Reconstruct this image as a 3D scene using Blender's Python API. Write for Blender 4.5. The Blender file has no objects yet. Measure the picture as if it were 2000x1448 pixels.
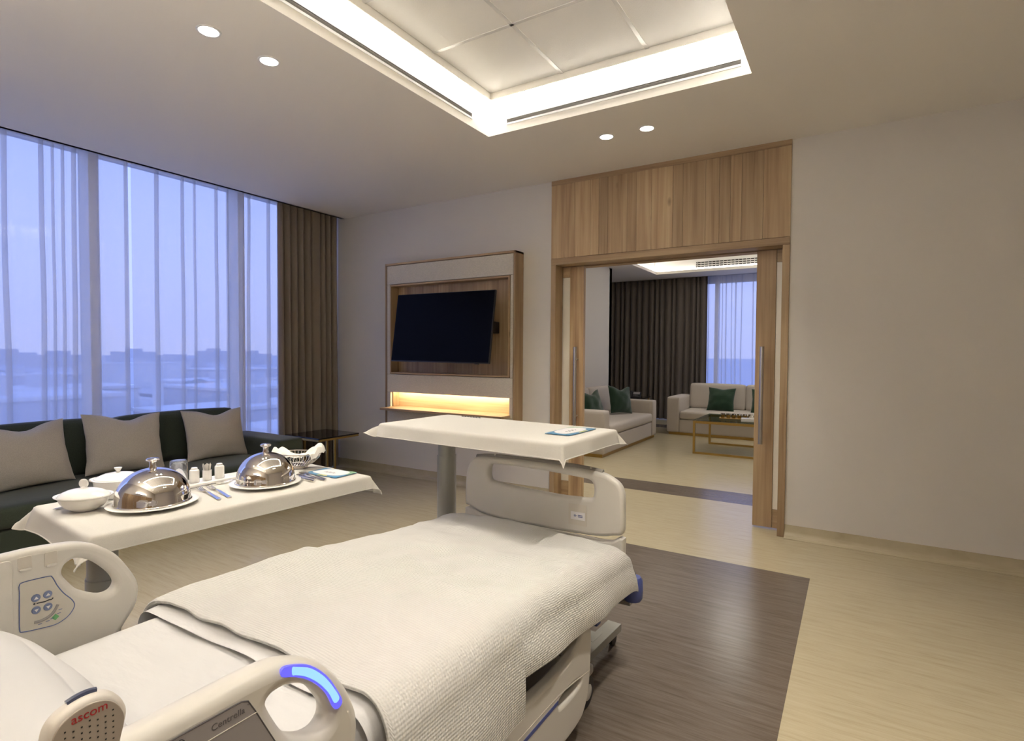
import bpy, bmesh, math, random
from mathutils import Vector, Matrix, noise

S = bpy.context.scene
COL = S.collection
PI = math.pi
RND = random.Random(7)

# ------------------------------------------------------------------ camera
yaw, pitch, roll = math.radians(31.7229), math.radians(1.7222), math.radians(0.3471)
CAMZ = 1.42
fw = Vector((-math.sin(yaw) * math.cos(pitch), math.cos(yaw) * math.cos(pitch), -math.sin(pitch)))
rt0 = Vector((math.cos(yaw), math.sin(yaw), 0))
up0 = rt0.cross(fw)
rt = math.cos(roll) * rt0 + math.sin(roll) * up0
up = -math.sin(roll) * rt0 + math.cos(roll) * up0
cd = bpy.data.cameras.new('camera')
cd.sensor_width = 36
cd.lens = 36 * 1083.38 / 2000
cd.clip_start = 0.05
cd.clip_end = 4000
cam = bpy.data.objects.new('camera', cd)
COL.objects.link(cam)
mw = Matrix((rt, up, -fw)).transposed().to_4x4()
mw.translation = (0, 0, CAMZ)
cam.matrix_world = mw
S.camera = cam

# ------------------------------------------------------------------ view and sky
S.view_settings.view_transform = 'Standard'
S.view_settings.look = 'None'
S.view_settings.exposure = 2.2
S.view_settings.gamma = 1.0
S.view_settings.use_curve_mapping = False
LED_COVE = 10.0          # emission of the cove strips
LED_LIVING = 3.0
UPLIGHT = 32.0           # added unseen uplight behind the bed
SPOT_W = 21.0            # each recessed downlight
SKY = 0.47
WARM = (1.0, 0.925, 0.82)

w = bpy.data.worlds.new('dusk_sky')
S.world = w
w.use_nodes = True
nt = w.node_tree
nt.nodes.clear()
out = nt.nodes.new('ShaderNodeOutputWorld')
bg = nt.nodes.new('ShaderNodeBackground')
tc = nt.nodes.new('ShaderNodeTexCoord')
sx = nt.nodes.new('ShaderNodeSeparateXYZ')
rp = nt.nodes.new('ShaderNodeValToRGB')
e = rp.color_ramp.elements
e[0].position = 0.0
e[0].color = (0.33, 0.37, 0.66, 1)
e[1].position = 1.0
e[1].color = (0.20, 0.30, 0.80, 1)
m_ = rp.color_ramp.elements.new(0.12)
m_.color = (0.35, 0.41, 0.80, 1)
m_ = rp.color_ramp.elements.new(0.4)
m_.color = (0.30, 0.40, 0.92, 1)
nt.links.new(tc.outputs['Generated'], sx.inputs[0])
nt.links.new(sx.outputs['Z'], rp.inputs[0])
nt.links.new(rp.outputs[0], bg.inputs[0])
bg.inputs[1].default_value = SKY
nt.links.new(bg.outputs[0], out.inputs[0])

# ------------------------------------------------------------------ materials
MATS = {}


def nodes(name):
    m = bpy.data.materials.new(name)
    m.use_nodes = True
    t = m.node_tree
    b = t.nodes.get('Principled BSDF')
    MATS[name] = m
    return m, t, b


def setc(b, col, rough, metal=0.0, spec=0.5):
    b.inputs['Base Color'].default_value = (*col, 1)
    b.inputs['Roughness'].default_value = rough
    b.inputs['Metallic'].default_value = metal
    b.inputs['Specular IOR Level'].default_value = spec


def noise_tex(t, scale, stretch=(1, 1, 1), detail=4, coord='Object', rot=(0, 0, 0)):
    tc = t.nodes.new('ShaderNodeTexCoord')
    mp = t.nodes.new('ShaderNodeMapping')
    mp.inputs['Scale'].default_value = stretch
    mp.inputs['Rotation'].default_value = rot
    n = t.nodes.new('ShaderNodeTexNoise')
    n.inputs['Scale'].default_value = scale
    n.inputs['Detail'].default_value = detail
    t.links.new(tc.outputs[coord], mp.inputs[0])
    t.links.new(mp.outputs[0], n.inputs['Vector'])
    return n


def ramp(t, src, stops):
    r = t.nodes.new('ShaderNodeValToRGB')
    el = r.color_ramp.elements
    el[0].position, el[0].color = stops[0][0], (*stops[0][1], 1)
    el[1].position, el[1].color = stops[-1][0], (*stops[-1][1], 1)
    for p, c in stops[1:-1]:
        q = el.new(p)
        q.color = (*c, 1)
    t.links.new(src, r.inputs[0])
    return r


def bump(t, b, src, strength, dist=0.01):
    n = t.nodes.new('ShaderNodeBump')
    n.inputs['Strength'].default_value = strength
    n.inputs['Distance'].default_value = dist
    t.links.new(src, n.inputs['Height'])
    t.links.new(n.outputs[0], b.inputs['Normal'])


def plain(name, col, rough=0.5, metal=0.0, spec=0.5, bmp=None):
    m, t, b = nodes(name)
    setc(b, col, rough, metal, spec)
    if bmp:
        n = noise_tex(t, bmp[0], bmp[2] if len(bmp) > 2 else (1, 1, 1))
        bump(t, b, n.outputs[0], bmp[1])
    return m


def emit(name, col, strength):
    m, t, b = nodes(name)
    setc(b, (0.1, 0.1, 0.12), 0.4)
    b.inputs['Emission Color'].default_value = (*col, 1)
    b.inputs['Emission Strength'].default_value = strength
    return m


def wood(name, axis, dark=(0.28, 0.175, 0.09), mid=(0.42, 0.285, 0.155), light=(0.53, 0.385, 0.22), gain=0.34):
    m, t, b = nodes(name)
    setc(b, mid, 0.48, 0, 0.35)
    st = [14, 14, 14]
    st[axis] = 0.75
    n = noise_tex(t, 1.0, st, 6)
    n.inputs['Distortion'].default_value = 0.6
    st2 = [60, 60, 60]
    st2[axis] = 1.6
    f = noise_tex(t, 1.0, st2, 3)
    oi = t.nodes.new('ShaderNodeObjectInfo')
    # object-random offset and tone so that boards differ
    ad = t.nodes.new('ShaderNodeVectorMath')
    ad.operation = 'ADD'
    mu = t.nodes.new('ShaderNodeMath')
    mu.operation = 'MULTIPLY'
    mu.inputs[1].default_value = 37.0
    t.links.new(oi.outputs['Random'], mu.inputs[0])
    for tex in (n, f):
        mp = tex.inputs['Vector'].links[0].from_node
        src = mp.inputs[0].links[0].from_socket
        a = t.nodes.new('ShaderNodeVectorMath')
        a.operation = 'ADD'
        t.links.new(src, a.inputs[0])
        t.links.new(mu.outputs[0], a.inputs[1])
        t.links.new(a.outputs[0], mp.inputs[0])
    mx = t.nodes.new('ShaderNodeMath')
    mx.operation = 'MULTIPLY_ADD'
    mx.inputs[1].default_value = 0.35
    t.links.new(f.outputs[0], mx.inputs[0])
    sc = t.nodes.new('ShaderNodeMath')
    sc.operation = 'MULTIPLY'
    sc.inputs[1].default_value = 0.65
    t.links.new(n.outputs[0], sc.inputs[0])
    t.links.new(sc.outputs[0], mx.inputs[2])
    r = ramp(t, mx.outputs[0], [(0.30, dark), (0.47, mid), (0.66, light)])
    # knots
    stk = [5.0, 5.0, 5.0]
    stk[axis] = 2.2
    vo = t.nodes.new('ShaderNodeTexVoronoi')
    vo.inputs['Scale'].default_value = 0.8
    mpk = t.nodes.new('ShaderNodeMapping')
    mpk.inputs['Scale'].default_value = stk
    srcn = n.inputs['Vector'].links[0].from_node.inputs[0].links[0].from_socket
    t.links.new(srcn, mpk.inputs[0])
    t.links.new(mpk.outputs[0], vo.inputs['Vector'])
    kr = ramp(t, vo.outputs['Distance'], [(0.02, (0.25, 0.25, 0.25)), (0.09, (1, 1, 1))])
    hv = t.nodes.new('ShaderNodeHueSaturation')
    vm = t.nodes.new('ShaderNodeMath')
    vm.operation = 'MULTIPLY_ADD'
    vm.inputs[1].default_value = gain
    vm.inputs[2].default_value = 1.0 - gain * 0.5
    t.links.new(oi.outputs['Random'], vm.inputs[0])
    t.links.new(vm.outputs[0], hv.inputs['Value'])
    t.links.new(r.outputs[0], hv.inputs['Color'])
    mm = t.nodes.new('ShaderNodeMix')
    mm.data_type = 'RGBA'
    mm.blend_type = 'MULTIPLY'
    mm.inputs[0].default_value = 0.7
    t.links.new(hv.outputs[0], mm.inputs[6])
    t.links.new(kr.outputs[0], mm.inputs[7])
    t.links.new(mm.outputs[2], b.inputs['Base Color'])
    bump(t, b, f.outputs[0], 0.12, 0.002)
    return m


def vinyl(name, c0, c1, c2, rough=0.3):
    m, t, b = nodes(name)
    setc(b, c1, rough, 0, 0.5)
    n = noise_tex(t, 1.0, (3.0, 42, 10), 5)
    n2 = noise_tex(t, 1.0, (9, 150, 10), 3)
    mx = t.nodes.new('ShaderNodeMath')
    mx.operation = 'MULTIPLY_ADD'
    mx.inputs[1].default_value = 0.45
    t.links.new(n2.outputs[0], mx.inputs[0])
    sc = t.nodes.new('ShaderNodeMath')
    sc.operation = 'MULTIPLY'
    sc.inputs[1].default_value = 0.55
    t.links.new(n.outputs[0], sc.inputs[0])
    t.links.new(sc.outputs[0], mx.inputs[2])
    r = ramp(t, mx.outputs[0], [(0.33, c0), (0.47, c1), (0.7, c2)])
    t.links.new(r.outputs[0], b.inputs['Base Color'])
    big = noise_tex(t, 1.3, (1, 1, 1), 3)
    rr = t.nodes.new('ShaderNodeMapRange')
    rr.inputs[3].default_value = rough - 0.01
    rr.inputs[4].default_value = rough + 0.015
    t.links.new(big.outputs[0], rr.inputs[0])
    t.links.new(rr.outputs[0], b.inputs['Roughness'])
    bump(t, b, mx.outputs[0], 0.05, 0.002)
    return m


def fabric(name, col, scale=420, strength=0.25, rough=0.9, var=0.12, sheen=0.0):
    m, t, b = nodes(name)
    setc(b, col, rough, 0, 0.2)
    n = noise_tex(t, scale, (1, 1, 1), 2)
    lo = tuple(c * (1 - var) for c in col)
    hi = tuple(min(1, c * (1 + var)) for c in col)
    r = ramp(t, n.outputs[0], [(0.35, lo), (0.65, hi)])
    t.links.new(r.outputs[0], b.inputs['Base Color'])
    bump(t, b, n.outputs[0], strength, 0.002)
    if sheen:
        b.inputs['Sheen Weight'].default_value = sheen
    return m


def ribbed(name, col, pitch_u, pitch_v, strength=0.6):
    """knitted waffle cloth: ribs from the uv metres"""
    m, t, b = nodes(name)
    setc(b, col, 0.95, 0, 0.15)
    uv = t.nodes.new('ShaderNodeUVMap')
    sp = t.nodes.new('ShaderNodeSeparateXYZ')
    t.links.new(uv.outputs[0], sp.inputs[0])

    def sine(sock, p, ph=None):
        a = t.nodes.new('ShaderNodeMath')
        a.operation = 'MULTIPLY'
        a.inputs[1].default_value = 2 * PI / p
        t.links.new(sock, a.inputs[0])
        s = t.nodes.new('ShaderNodeMath')
        s.operation = 'SINE'
        t.links.new(a.outputs[0], s.inputs[0])
        return s
    a = sine(sp.outputs[0], pitch_u)
    c = sine(sp.outputs[1], pitch_v)
    mx = t.nodes.new('ShaderNodeMath')
    mx.operation = 'MULTIPLY_ADD'
    mx.inputs[1].default_value = 0.55
    t.links.new(a.outputs[0], mx.inputs[0])
    t.links.new(c.outputs[0], mx.inputs[2])
    mr = t.nodes.new('ShaderNodeMapRange')
    mr.inputs[1].default_value = -1.5
    mr.inputs[2].default_value = 1.5
    t.links.new(mx.outputs[0], mr.inputs[0])
    r = ramp(t, mr.outputs[0], [(0.1, tuple(x * 0.93 for x in col)), (0.6, col)])
    t.links.new(r.outputs[0], b.inputs['Base Color'])
    bump(t, b, mr.outputs[0], strength, 0.004)
    return m


def sheer(name, col, opacity):
    m = bpy.data.materials.new(name)
    m.use_nodes = True
    t = m.node_tree
    t.nodes.clear()
    o = t.nodes.new('ShaderNodeOutputMaterial')
    tr = t.nodes.new('ShaderNodeBsdfTransparent')
    df = t.nodes.new('ShaderNodeBsdfDiffuse')
    tl = t.nodes.new('ShaderNodeBsdfTranslucent')
    df.inputs[0].default_value = (*col, 1)
    tl.inputs[0].default_value = (*col, 1)
    m1 = t.nodes.new('ShaderNodeMixShader')
    m1.inputs[0].default_value = 0.5
    t.links.new(df.outputs[0], m1.inputs[1])
    t.links.new(tl.outputs[0], m1.inputs[2])
    m2 = t.nodes.new('ShaderNodeMixShader')
    m2.inputs[0].default_value = opacity
    t.links.new(tr.outputs[0], m2.inputs[1])
    t.links.new(m1.outputs[0], m2.inputs[2])
    t.links.new(m2.outputs[0], o.inputs[0])
    MATS[name] = m
    return m


def pane(name, tint, gloss):
    m = bpy.data.materials.new(name)
    m.use_nodes = True
    t = m.node_tree
    t.nodes.clear()
    o = t.nodes.new('ShaderNodeOutputMaterial')
    tr = t.nodes.new('ShaderNodeBsdfTransparent')
    tr.inputs[0].default_value = (*tint, 1)
    gl = t.nodes.new('ShaderNodeBsdfGlossy')
    gl.inputs['Roughness'].default_value = 0.02
    mx = t.nodes.new('ShaderNodeMixShader')
    mx.inputs[0].default_value = gloss
    t.links.new(tr.outputs[0], mx.inputs[1])
    t.links.new(gl.outputs[0], mx.inputs[2])
    t.links.new(mx.outputs[0], o.inputs[0])
    MATS[name] = m
    return m


M_WALL = plain('wall_paint', (0.68, 0.64, 0.575), 0.75, 0, 0.25, (60, 0.03))
M_CEIL = plain('ceiling_paint', (0.85, 0.81, 0.73), 0.85, 0, 0.2)
M_WHITE = plain('white_paint', (0.80, 0.79, 0.77), 0.6, 0, 0.3)
M_TILE = plain('mineral_tile', (0.82, 0.80, 0.75), 0.9, 0, 0.2, (180, 0.15))
M_TBAR = plain('white_metal_bar', (0.85, 0.84, 0.8), 0.25, 0.2, 0.5)
M_DARK = plain('dark_void', (0.02, 0.018, 0.016), 0.8)
M_LED = emit('cove_led', (1.0, 0.955, 0.89), LED_COVE)
M_LEDL = emit('living_led', (1.0, 0.9, 0.78), LED_LIVING)
M_LEDS = emit('shelf_led', (1.0, 0.84, 0.60), 15.0)
M_DISC = emit('downlight_disc', (1.0, 0.93, 0.8), 3.5)
WOODX, WOODY, WOODZ = wood('oak_along_x', 0), wood('oak_along_y', 1), wood('oak_along_z', 2)
M_FLOOR = vinyl('beige_vinyl', (0.42, 0.357, 0.228), (0.48, 0.412, 0.272), (0.53, 0.462, 0.315), 0.23)
M_FDARK = vinyl('brown_vinyl', (0.10, 0.078, 0.058), (0.135, 0.107, 0.083), (0.18, 0.146, 0.117), 0.23)
M_FROST = plain('frosted_panel', (0.80, 0.75, 0.64), 0.35, 0, 0.5)
M_STEEL = plain('brushed_steel', (0.55, 0.54, 0.52), 0.28, 1.0)
M_CHROME = plain('polished_steel', (0.80, 0.76, 0.72), 0.035, 1.0)
M_CUTL = plain('cutlery_steel', (0.78, 0.76, 0.74), 0.10, 1.0)
M_GOLD = plain('brushed_brass', (0.44, 0.29, 0.09), 0.34, 1.0)
M_LINEN = fabric('linen_panel', (0.62, 0.57, 0.47), 160, 0.35, 0.9, 0.1)
M_LINEN.node_tree.nodes['Mapping'].inputs['Scale'].default_value = (0.4, 2, 3)
M_SCREEN = plain('tv_screen', (0.003, 0.003, 0.006), 0.22, 0, 0.05)
M_BLACK = plain('black_plastic', (0.012, 0.012, 0.014), 0.4)
M_DRAPE = fabric('brown_drape', (0.25, 0.206, 0.158), 300, 0.2, 0.85, 0.08, 0.2)
M_DRAPE2 = fabric('taupe_drape', (0.145, 0.122, 0.102), 300, 0.2, 0.85, 0.08, 0.2)
M_SHEER = sheer('sheer_voile', (0.82, 0.81, 0.80), 0.42)
M_PANE = pane('window_glass', (0.92, 0.94, 0.96), 0.025)
M_MULL = plain('mullion_grey', (0.86, 0.84, 0.81), 0.45, 0.0)
M_GREEN = fabric('dark_green_weave', (0.046, 0.058, 0.041), 500, 0.3, 0.85, 0.3, 0.25)
M_GREY = fabric('grey_weave', (0.51, 0.475, 0.43), 520, 0.4, 0.9, 0.2)
M_CREAM = fabric('cream_upholstery', (0.56, 0.51, 0.455), 500, 0.2, 0.9, 0.06)
M_VELVET = fabric('bottle_green_velvet', (0.012, 0.042, 0.02), 200, 0.1, 0.7, 0.15, 0.5)
M_BGLASS = plain('black_glass', (0.012, 0.010, 0.010), 0.04, 0, 0.6)
M_BED = plain('cream_plastic', (0.66, 0.63, 0.57), 0.38, 0, 0.45)
M_BEDIN = plain('bed_frame_grey', (0.36, 0.34, 0.31), 0.45, 0.1)
M_BLUE = plain('blue_plastic', (0.075, 0.10, 0.30), 0.4)
M_BLUEL = plain('blue_print', (0.10, 0.14, 0.32), 0.5)
M_RUB = plain('black_rubber', (0.03, 0.028, 0.028), 0.6)
M_PANELG = plain('control_grey', (0.31, 0.29, 0.295), 0.35, 0, 0.4)
M_PRINT = plain('grey_print', (0.11, 0.10, 0.105), 0.6)
M_PRINTW = plain('pale_print', (0.78, 0.74, 0.66), 0.5)
M_RED = plain('red_print', (0.42, 0.012, 0.02), 0.5)
M_GREENP = plain('green_print', (0.16, 0.45, 0.18), 0.5)
M_HAND = plain('handset_shell', (0.70, 0.65, 0.58), 0.45)
M_HANDF = plain('shaded_handset_face', (0.40, 0.345, 0.29), 0.55)  # darker than the shell: shade on the front put into the colour
M_SHEET = plain('white_sheet', (0.67, 0.66, 0.65), 0.9, 0, 0.15, (5.0, 0.5, (1, 3, 1)))
M_PILLOW = plain('pillowcase', (0.67, 0.66, 0.65), 0.9, 0, 0.15, (6.0, 0.15))
M_KNIT = ribbed('waffle_knit', (0.67, 0.655, 0.615), 0.0072, 0.0085, 0.6)
M_CLOTH = fabric('white_table_linen', (0.66, 0.635, 0.575), 600, 0.15, 0.9, 0.04)
M_COLMN = plain('grey_green_post', (0.36, 0.36, 0.32), 0.35, 0.25)
M_CHINA = plain('white_china', (0.90, 0.88, 0.84), 0.22, 0, 0.5)
M_NAPK = fabric('white_napkin', (0.80, 0.77, 0.70), 500, 0.3, 0.9, 0.06)
M_CARD = plain('white_card', (0.80, 0.78, 0.78), 0.5)
M_CARDB = plain('blue_card', (0.10, 0.27, 0.45), 0.4)
M_CARDG = plain('green_card', (0.25, 0.42, 0.26), 0.4)
M_CARDY = plain('yellow_card', (0.62, 0.58, 0.16), 0.4)
M_GLOW = emit('blue_light_bar', (0.11, 0.10, 1.0), 0.24)
M_GLOWC = emit('blue_light_core', (0.27, 0.58, 1.0), 0.27)
M_GLASS = plain('clear_glass', (0.95, 0.96, 0.98), 0.03)
M_GLASS.node_tree.nodes['Principled BSDF'].inputs['Transmission Weight'].default_value = 1.0
M_TGLASS = pane('tinted_table_glass', (0.55, 0.62, 0.58), 0.22)
M_GROUND = plain('city_ground', (0.60, 0.60, 0.62), 0.9, 0, 0.1, (0.05, 0.1))  # pale grey stands in for haze over the ground
M_BLDG = plain('hazed_pale_render', (0.80, 0.79, 0.78), 0.9, 0, 0.1)  # distance haze painted in as a pale wall colour
M_BLDG2 = plain('hazed_grey_render', (0.66, 0.66, 0.68), 0.9, 0, 0.1)  # lightened grey, haze is part of the colour
M_TREE = plain('hazed_foliage', (0.38, 0.41, 0.42), 0.95, 0, 0.1)  # leaf colour greyed to carry the haze
M_ROAD = plain('asphalt', (0.22, 0.22, 0.24), 0.9)
M_TOOTH = plain('toothpick_wood', (0.72, 0.60, 0.40), 0.7)

# ------------------------------------------------------------------ builders
WM = {}


def tag(o, label=None, cat=None, group=None, kind=None):
    if label:
        o['label'] = label
    if cat:
        o['category'] = cat
    if group:
        o['group'] = group
    if kind:
        o['kind'] = kind
    return o


def empty(name, loc, rz=0.0, label=None, cat=None, group=None):
    o = bpy.data.objects.new(name, None)
    o.empty_display_size = 0.1
    COL.objects.link(o)
    o.location = loc
    o.rotation_euler = (0, 0, rz)
    WM[o.name] = Matrix.Translation(loc) @ Matrix.Rotation(rz, 4, 'Z')
    return tag(o, label, cat, group)


def wmat(o):
    while o.parent:
        o = o.parent
    return WM.get(o.name, Matrix.Translation(o.location))


def finish(me, smooth=True, angle=38):
    bm = bmesh.new()
    bm.from_mesh(me)
    bmesh.ops.recalc_face_normals(bm, faces=bm.faces)
    if smooth:
        lim = math.radians(angle)
        for f in bm.faces:
            f.smooth = True
        for ed in bm.edges:
            ed.smooth = not (len(ed.link_faces) == 2 and ed.calc_face_angle(0) > lim)
    bm.to_mesh(me)
    bm.free()


def obj(name, geo, mat, parent=None, local=False, smooth=True, recalc=True):
    """geo: bmesh or mesh, world coordinates unless local (parent space)"""
    if isinstance(geo, B):
        geo = geo.bm
    if isinstance(geo, bmesh.types.BMesh):
        me = bpy.data.meshes.new(name)
        geo.to_mesh(me)
        geo.free()
    else:
        me = geo
        me.name = name
    if recalc:
        finish(me, smooth)
    if mat is not None:
        me.materials.clear()
        for m in (mat if isinstance(mat, (list, tuple)) else [mat]):
            me.materials.append(m)
    o = bpy.data.objects.new(name, me)
    COL.objects.link(o)
    if parent is not None:
        o.parent = parent
        if not local:
            me.transform(wmat(parent).inverted())
    else:
        vs = [v.co for v in me.vertices]
        c = Vector(((min(v.x for v in vs) + max(v.x for v in vs)) / 2, (min(v.y for v in vs) + max(v.y for v in vs)) / 2, min(v.z for v in vs)))
        me.transform(Matrix.Translation(-c))
        o.location = c
        WM[o.name] = Matrix.Translation(c)
    return o


def copy_part(src, parent, loc=(0, 0, 0), rot=None, name=None):
    c = src.copy()
    COL.objects.link(c)
    c.parent = parent
    c.location = loc
    if rot:
        c.rotation_euler = rot
    return c


def copy_thing(src, loc, rz=None):
    c = src.copy()
    COL.objects.link(c)
    c.location = loc
    if rz is not None:
        c.rotation_euler = (0, 0, rz)
    WM[c.name] = Matrix.Translation(loc) @ Matrix.Rotation(c.rotation_euler.z, 4, 'Z')
    for ch in [k for k in bpy.data.objects if k.parent == src]:
        d = ch.copy()
        COL.objects.link(d)
        d.parent = c
        for g in [k for k in bpy.data.objects if k.parent == ch]:
            q = g.copy()
            COL.objects.link(q)
            q.parent = d
    return c


class B:
    """collects shapes in one bmesh"""

    def __init__(self):
        self.bm = bmesh.new()

    def add(self, other, mtx=None):
        me = bpy.data.meshes.new('t')
        other.to_mesh(me)
        other.free()
        if mtx is not None:
            me.transform(mtx)
        self.bm.from_mesh(me)
        bpy.data.meshes.remove(me)
        return self

    def box(self, x0, x1, y0, y1, z0, z1, r=0.0, seg=2, mtx=None):
        t = bmesh.new()
        bmesh.ops.create_cube(t, size=1)
        for v in t.verts:
            v.co = Vector(((x0 + x1) / 2 + v.co.x * (x1 - x0), (y0 + y1) / 2 + v.co.y * (y1 - y0), (z0 + z1) / 2 + v.co.z * (z1 - z0)))
        if r > 0:
            r = min(r, 0.49 * min(abs(x1 - x0), abs(y1 - y0), abs(z1 - z0)))
            bmesh.ops.bevel(t, geom=list(t.edges), offset=r, segments=seg, profile=0.5, affect='EDGES')
        return self.add(t, mtx)

    def lathe(self, prof, loc=(0, 0, 0), n=32, sx=1.0, sy=1.0, mtx=None):
        t = bmesh.new()
        rings = []
        for r, z in prof:
            if r < 1e-6:
                rings.append([t.verts.new((0, 0, z))])
            else:
                rings.append([t.verts.new((r * sx * math.cos(2 * PI * k / n), r * sy * math.sin(2 * PI * k / n), z)) for k in range(n)])
        for a, b in zip(rings[:-1], rings[1:]):
            for k in range(n):
                k2 = (k + 1) % n
                if len(a) == 1 and len(b) == 1:
                    continue
                if len(a) == 1:
                    t.faces.new((a[0], b[k], b[k2]))
                elif len(b) == 1:
                    t.faces.new((a[k], b[0], a[k2]))
                else:
                    t.faces.new((a[k], b[k], b[k2], a[k2]))
        m = Matrix.Translation(loc)
        return self.add(t, (mtx or Matrix()) @ m)

    def cyl(self, p0, p1, r, n=16, r2=None, cap=True):
        return self.tube([p0, p1], r, n, r2=r2, cap=cap)

    def tube(self, pts, r, n=10, closed=False, r2=None, cap=True, flat=1.0):
        pts = [Vector(p) for p in pts]
        t = bmesh.new()
        rings = []
        N = len(pts)
        ref = None
        for i, p in enumerate(pts):
            if closed:
                d = pts[(i + 1) % N] - pts[i - 1]
            else:
                d = pts[min(i + 1, N - 1)] - pts[max(i - 1, 0)]
            d.normalize()
            if ref is None:
                ref = Vector((0, 0, 1)) if abs(d.z) < 0.9 else Vector((1, 0, 0))
            a = d.cross(ref)
            a.normalize()
            b = a.cross(d)
            ref = b
            rr = r if r2 is None else r + (r2 - r) * i / (N - 1)
            rings.append([t.verts.new(p + rr * (math.cos(2 * PI * k / n) * a + flat * math.sin(2 * PI * k / n) * b)) for k in range(n)])
        rng = range(N) if closed else range(N - 1)
        for i in rng:
            a, b = rings[i], rings[(i + 1) % N]
            for k in range(n):
                t.faces.new((a[k], a[(k + 1) % n], b[(k + 1) % n], b[k]))
        if cap and not closed:
            t.faces.new(rings[0])
            t.faces.new(rings[-1])
        return self.add(t)

    def poly(self, pts, thick, nrm):
        """flat polygon extruded along nrm"""
        t = bmesh.new()
        n = Vector(nrm) * thick
        a = [t.verts.new(Vector(p)) for p in pts]
        b = [t.verts.new(Vector(p) + n) for p in pts]
        t.faces.new(a)
        t.faces.new(list(reversed(b)))
        for k in range(len(a)):
            k2 = (k + 1) % len(a)
            t.faces.new((a[k], b[k], b[k2], a[k2]))
        return self.add(t)


def grid(nu, nv, fn, uvf=None):
    bm = bmesh.new()
    V = [[bm.verts.new(fn(i / (nu - 1), j / (nv - 1))) for i in range(nu)] for j in range(nv)]
    lay = bm.loops.layers.uv.new('UVMap') if uvf else None
    for j in range(nv - 1):
        for i in range(nu - 1):
            f = bm.faces.new((V[j][i], V[j][i + 1], V[j + 1][i + 1], V[j + 1][i]))
            f.smooth = True
            if uvf:
                for l, (a, c) in zip(f.loops, ((i, j), (i + 1, j), (i + 1, j + 1), (i, j + 1))):
                    l[lay].uv = uvf(a / (nu - 1), c / (nv - 1))
    return bm


def smooth_loop(pts, n=6):
    """closed catmull-rom through 2d points"""
    N = len(pts)
    o = []
    for i in range(N):
        p0, p1, p2, p3 = (Vector(pts[(i + k) % N]) for k in (-1, 0, 1, 2))
        for k in range(n):
            t = k / n
            o.append(0.5 * ((2 * p1) + (-p0 + p2) * t + (2 * p0 - 5 * p1 + 4 * p2 - p3) * t * t + (-p0 + 3 * p1 - 3 * p2 + p3) * t ** 3))
    return o


def smooth_line(pts, n=6):
    P = [Vector(p) for p in pts]
    P = [2 * P[0] - P[1]] + P + [2 * P[-1] - P[-2]]
    o = []
    for i in range(1, len(P) - 2):
        p0, p1, p2, p3 = P[i - 1:i + 3]
        for k in range(n):
            t = k / n
            o.append(0.5 * ((2 * p1) + (-p0 + p2) * t + (2 * p0 - 5 * p1 + 4 * p2 - p3) * t * t + (-p0 + 3 * p1 - 3 * p2 + p3) * t ** 3))
    o.append(P[-2])
    return o


def curve_mesh(cu):
    ob = bpy.data.objects.new('tmp', cu)
    COL.objects.link(ob)
    dg = bpy.context.evaluated_depsgraph_get()
    me = bpy.data.meshes.new_from_object(ob.evaluated_get(dg))
    bpy.data.objects.remove(ob)
    bpy.data.curves.remove(cu)
    return me


def panel_mesh(loops, thick, bev, axis, pos, res=3):
    """plate with holes: loops of 2d points; axis 'Y' -> (x,z) at y=pos, 'X' -> (y,z) at x=pos, 'Z' -> (x,y) at z=pos; pos is mid depth"""
    cu = bpy.data.curves.new('p', 'CURVE')
    cu.dimensions = '2D'
    cu.fill_mode = 'BOTH'
    for L in loops:
        s = cu.splines.new('POLY')
        s.points.add(len(L) - 1)
        for q, p in zip(s.points, L):
            q.co = (p[0], p[1], 0, 1)
        s.use_cyclic_u = True
    cu.extrude = max(thick / 2 - bev, 0.0001)
    cu.bevel_depth = bev
    cu.bevel_resolution = res
    cu.offset = -bev
    me = curve_mesh(cu)
    if axis == 'Y':
        mt = Matrix(((1, 0, 0, 0), (0, 0, -1, pos), (0, 1, 0, 0), (0, 0, 0, 1)))
    elif axis == 'X':
        mt = Matrix(((0, 0, 1, pos), (1, 0, 0, 0), (0, 1, 0, 0), (0, 0, 0, 1)))
    else:
        mt = Matrix.Translation((0, 0, pos))
    me.transform(mt)
    return me


def text_mesh(body, size, mtx, depth=0.0004, shear=0.0):
    cu = bpy.data.curves.new('t', 'FONT')
    cu.body = body
    cu.size = size
    cu.extrude = depth
    cu.shear = shear
    me = curve_mesh(cu)
    me.transform(mtx)
    return me


def rrect(x0, x1, y0, y1, r, n=5):
    o = []
    for cx, cy, a in ((x1 - r, y1 - r, 0), (x0 + r, y1 - r, 90), (x0 + r, y0 + r, 180), (x1 - r, y0 + r, 270)):
        for k in range(n + 1):
            t = math.radians(a + 90 * k / n)
            o.append(Vector((cx + r * math.cos(t), cy + r * math.sin(t))))
    return o


MX = Matrix(((0, 0, 1, 0), (1, 0, 0, 0), (0, 1, 0, 0), (0, 0, 0, 1)))   # text plane (u,v) -> (y,z), facing +x


def nz(x, y, z=0.0):
    return noise.noise(Vector((x, y, z)))


def struct(name, b, mat, parent=None, smooth=False):
    o = obj(name, b, mat, parent, smooth=smooth)
    if parent is None:
        o['kind'] = 'structure'
    return o

# ------------------------------------------------------------------ room shell
H = 3.077
WY, WB = 4.785, 5.09            # wall with the television: front and back faces
XR, YN = 2.4, -0.6              # right wall, head wall
XG = -5.78                      # window glass
TX0, TX1, TY0, TY1 = -2.418, -0.551, 0.1, 3.55   # ceiling tray

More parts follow.
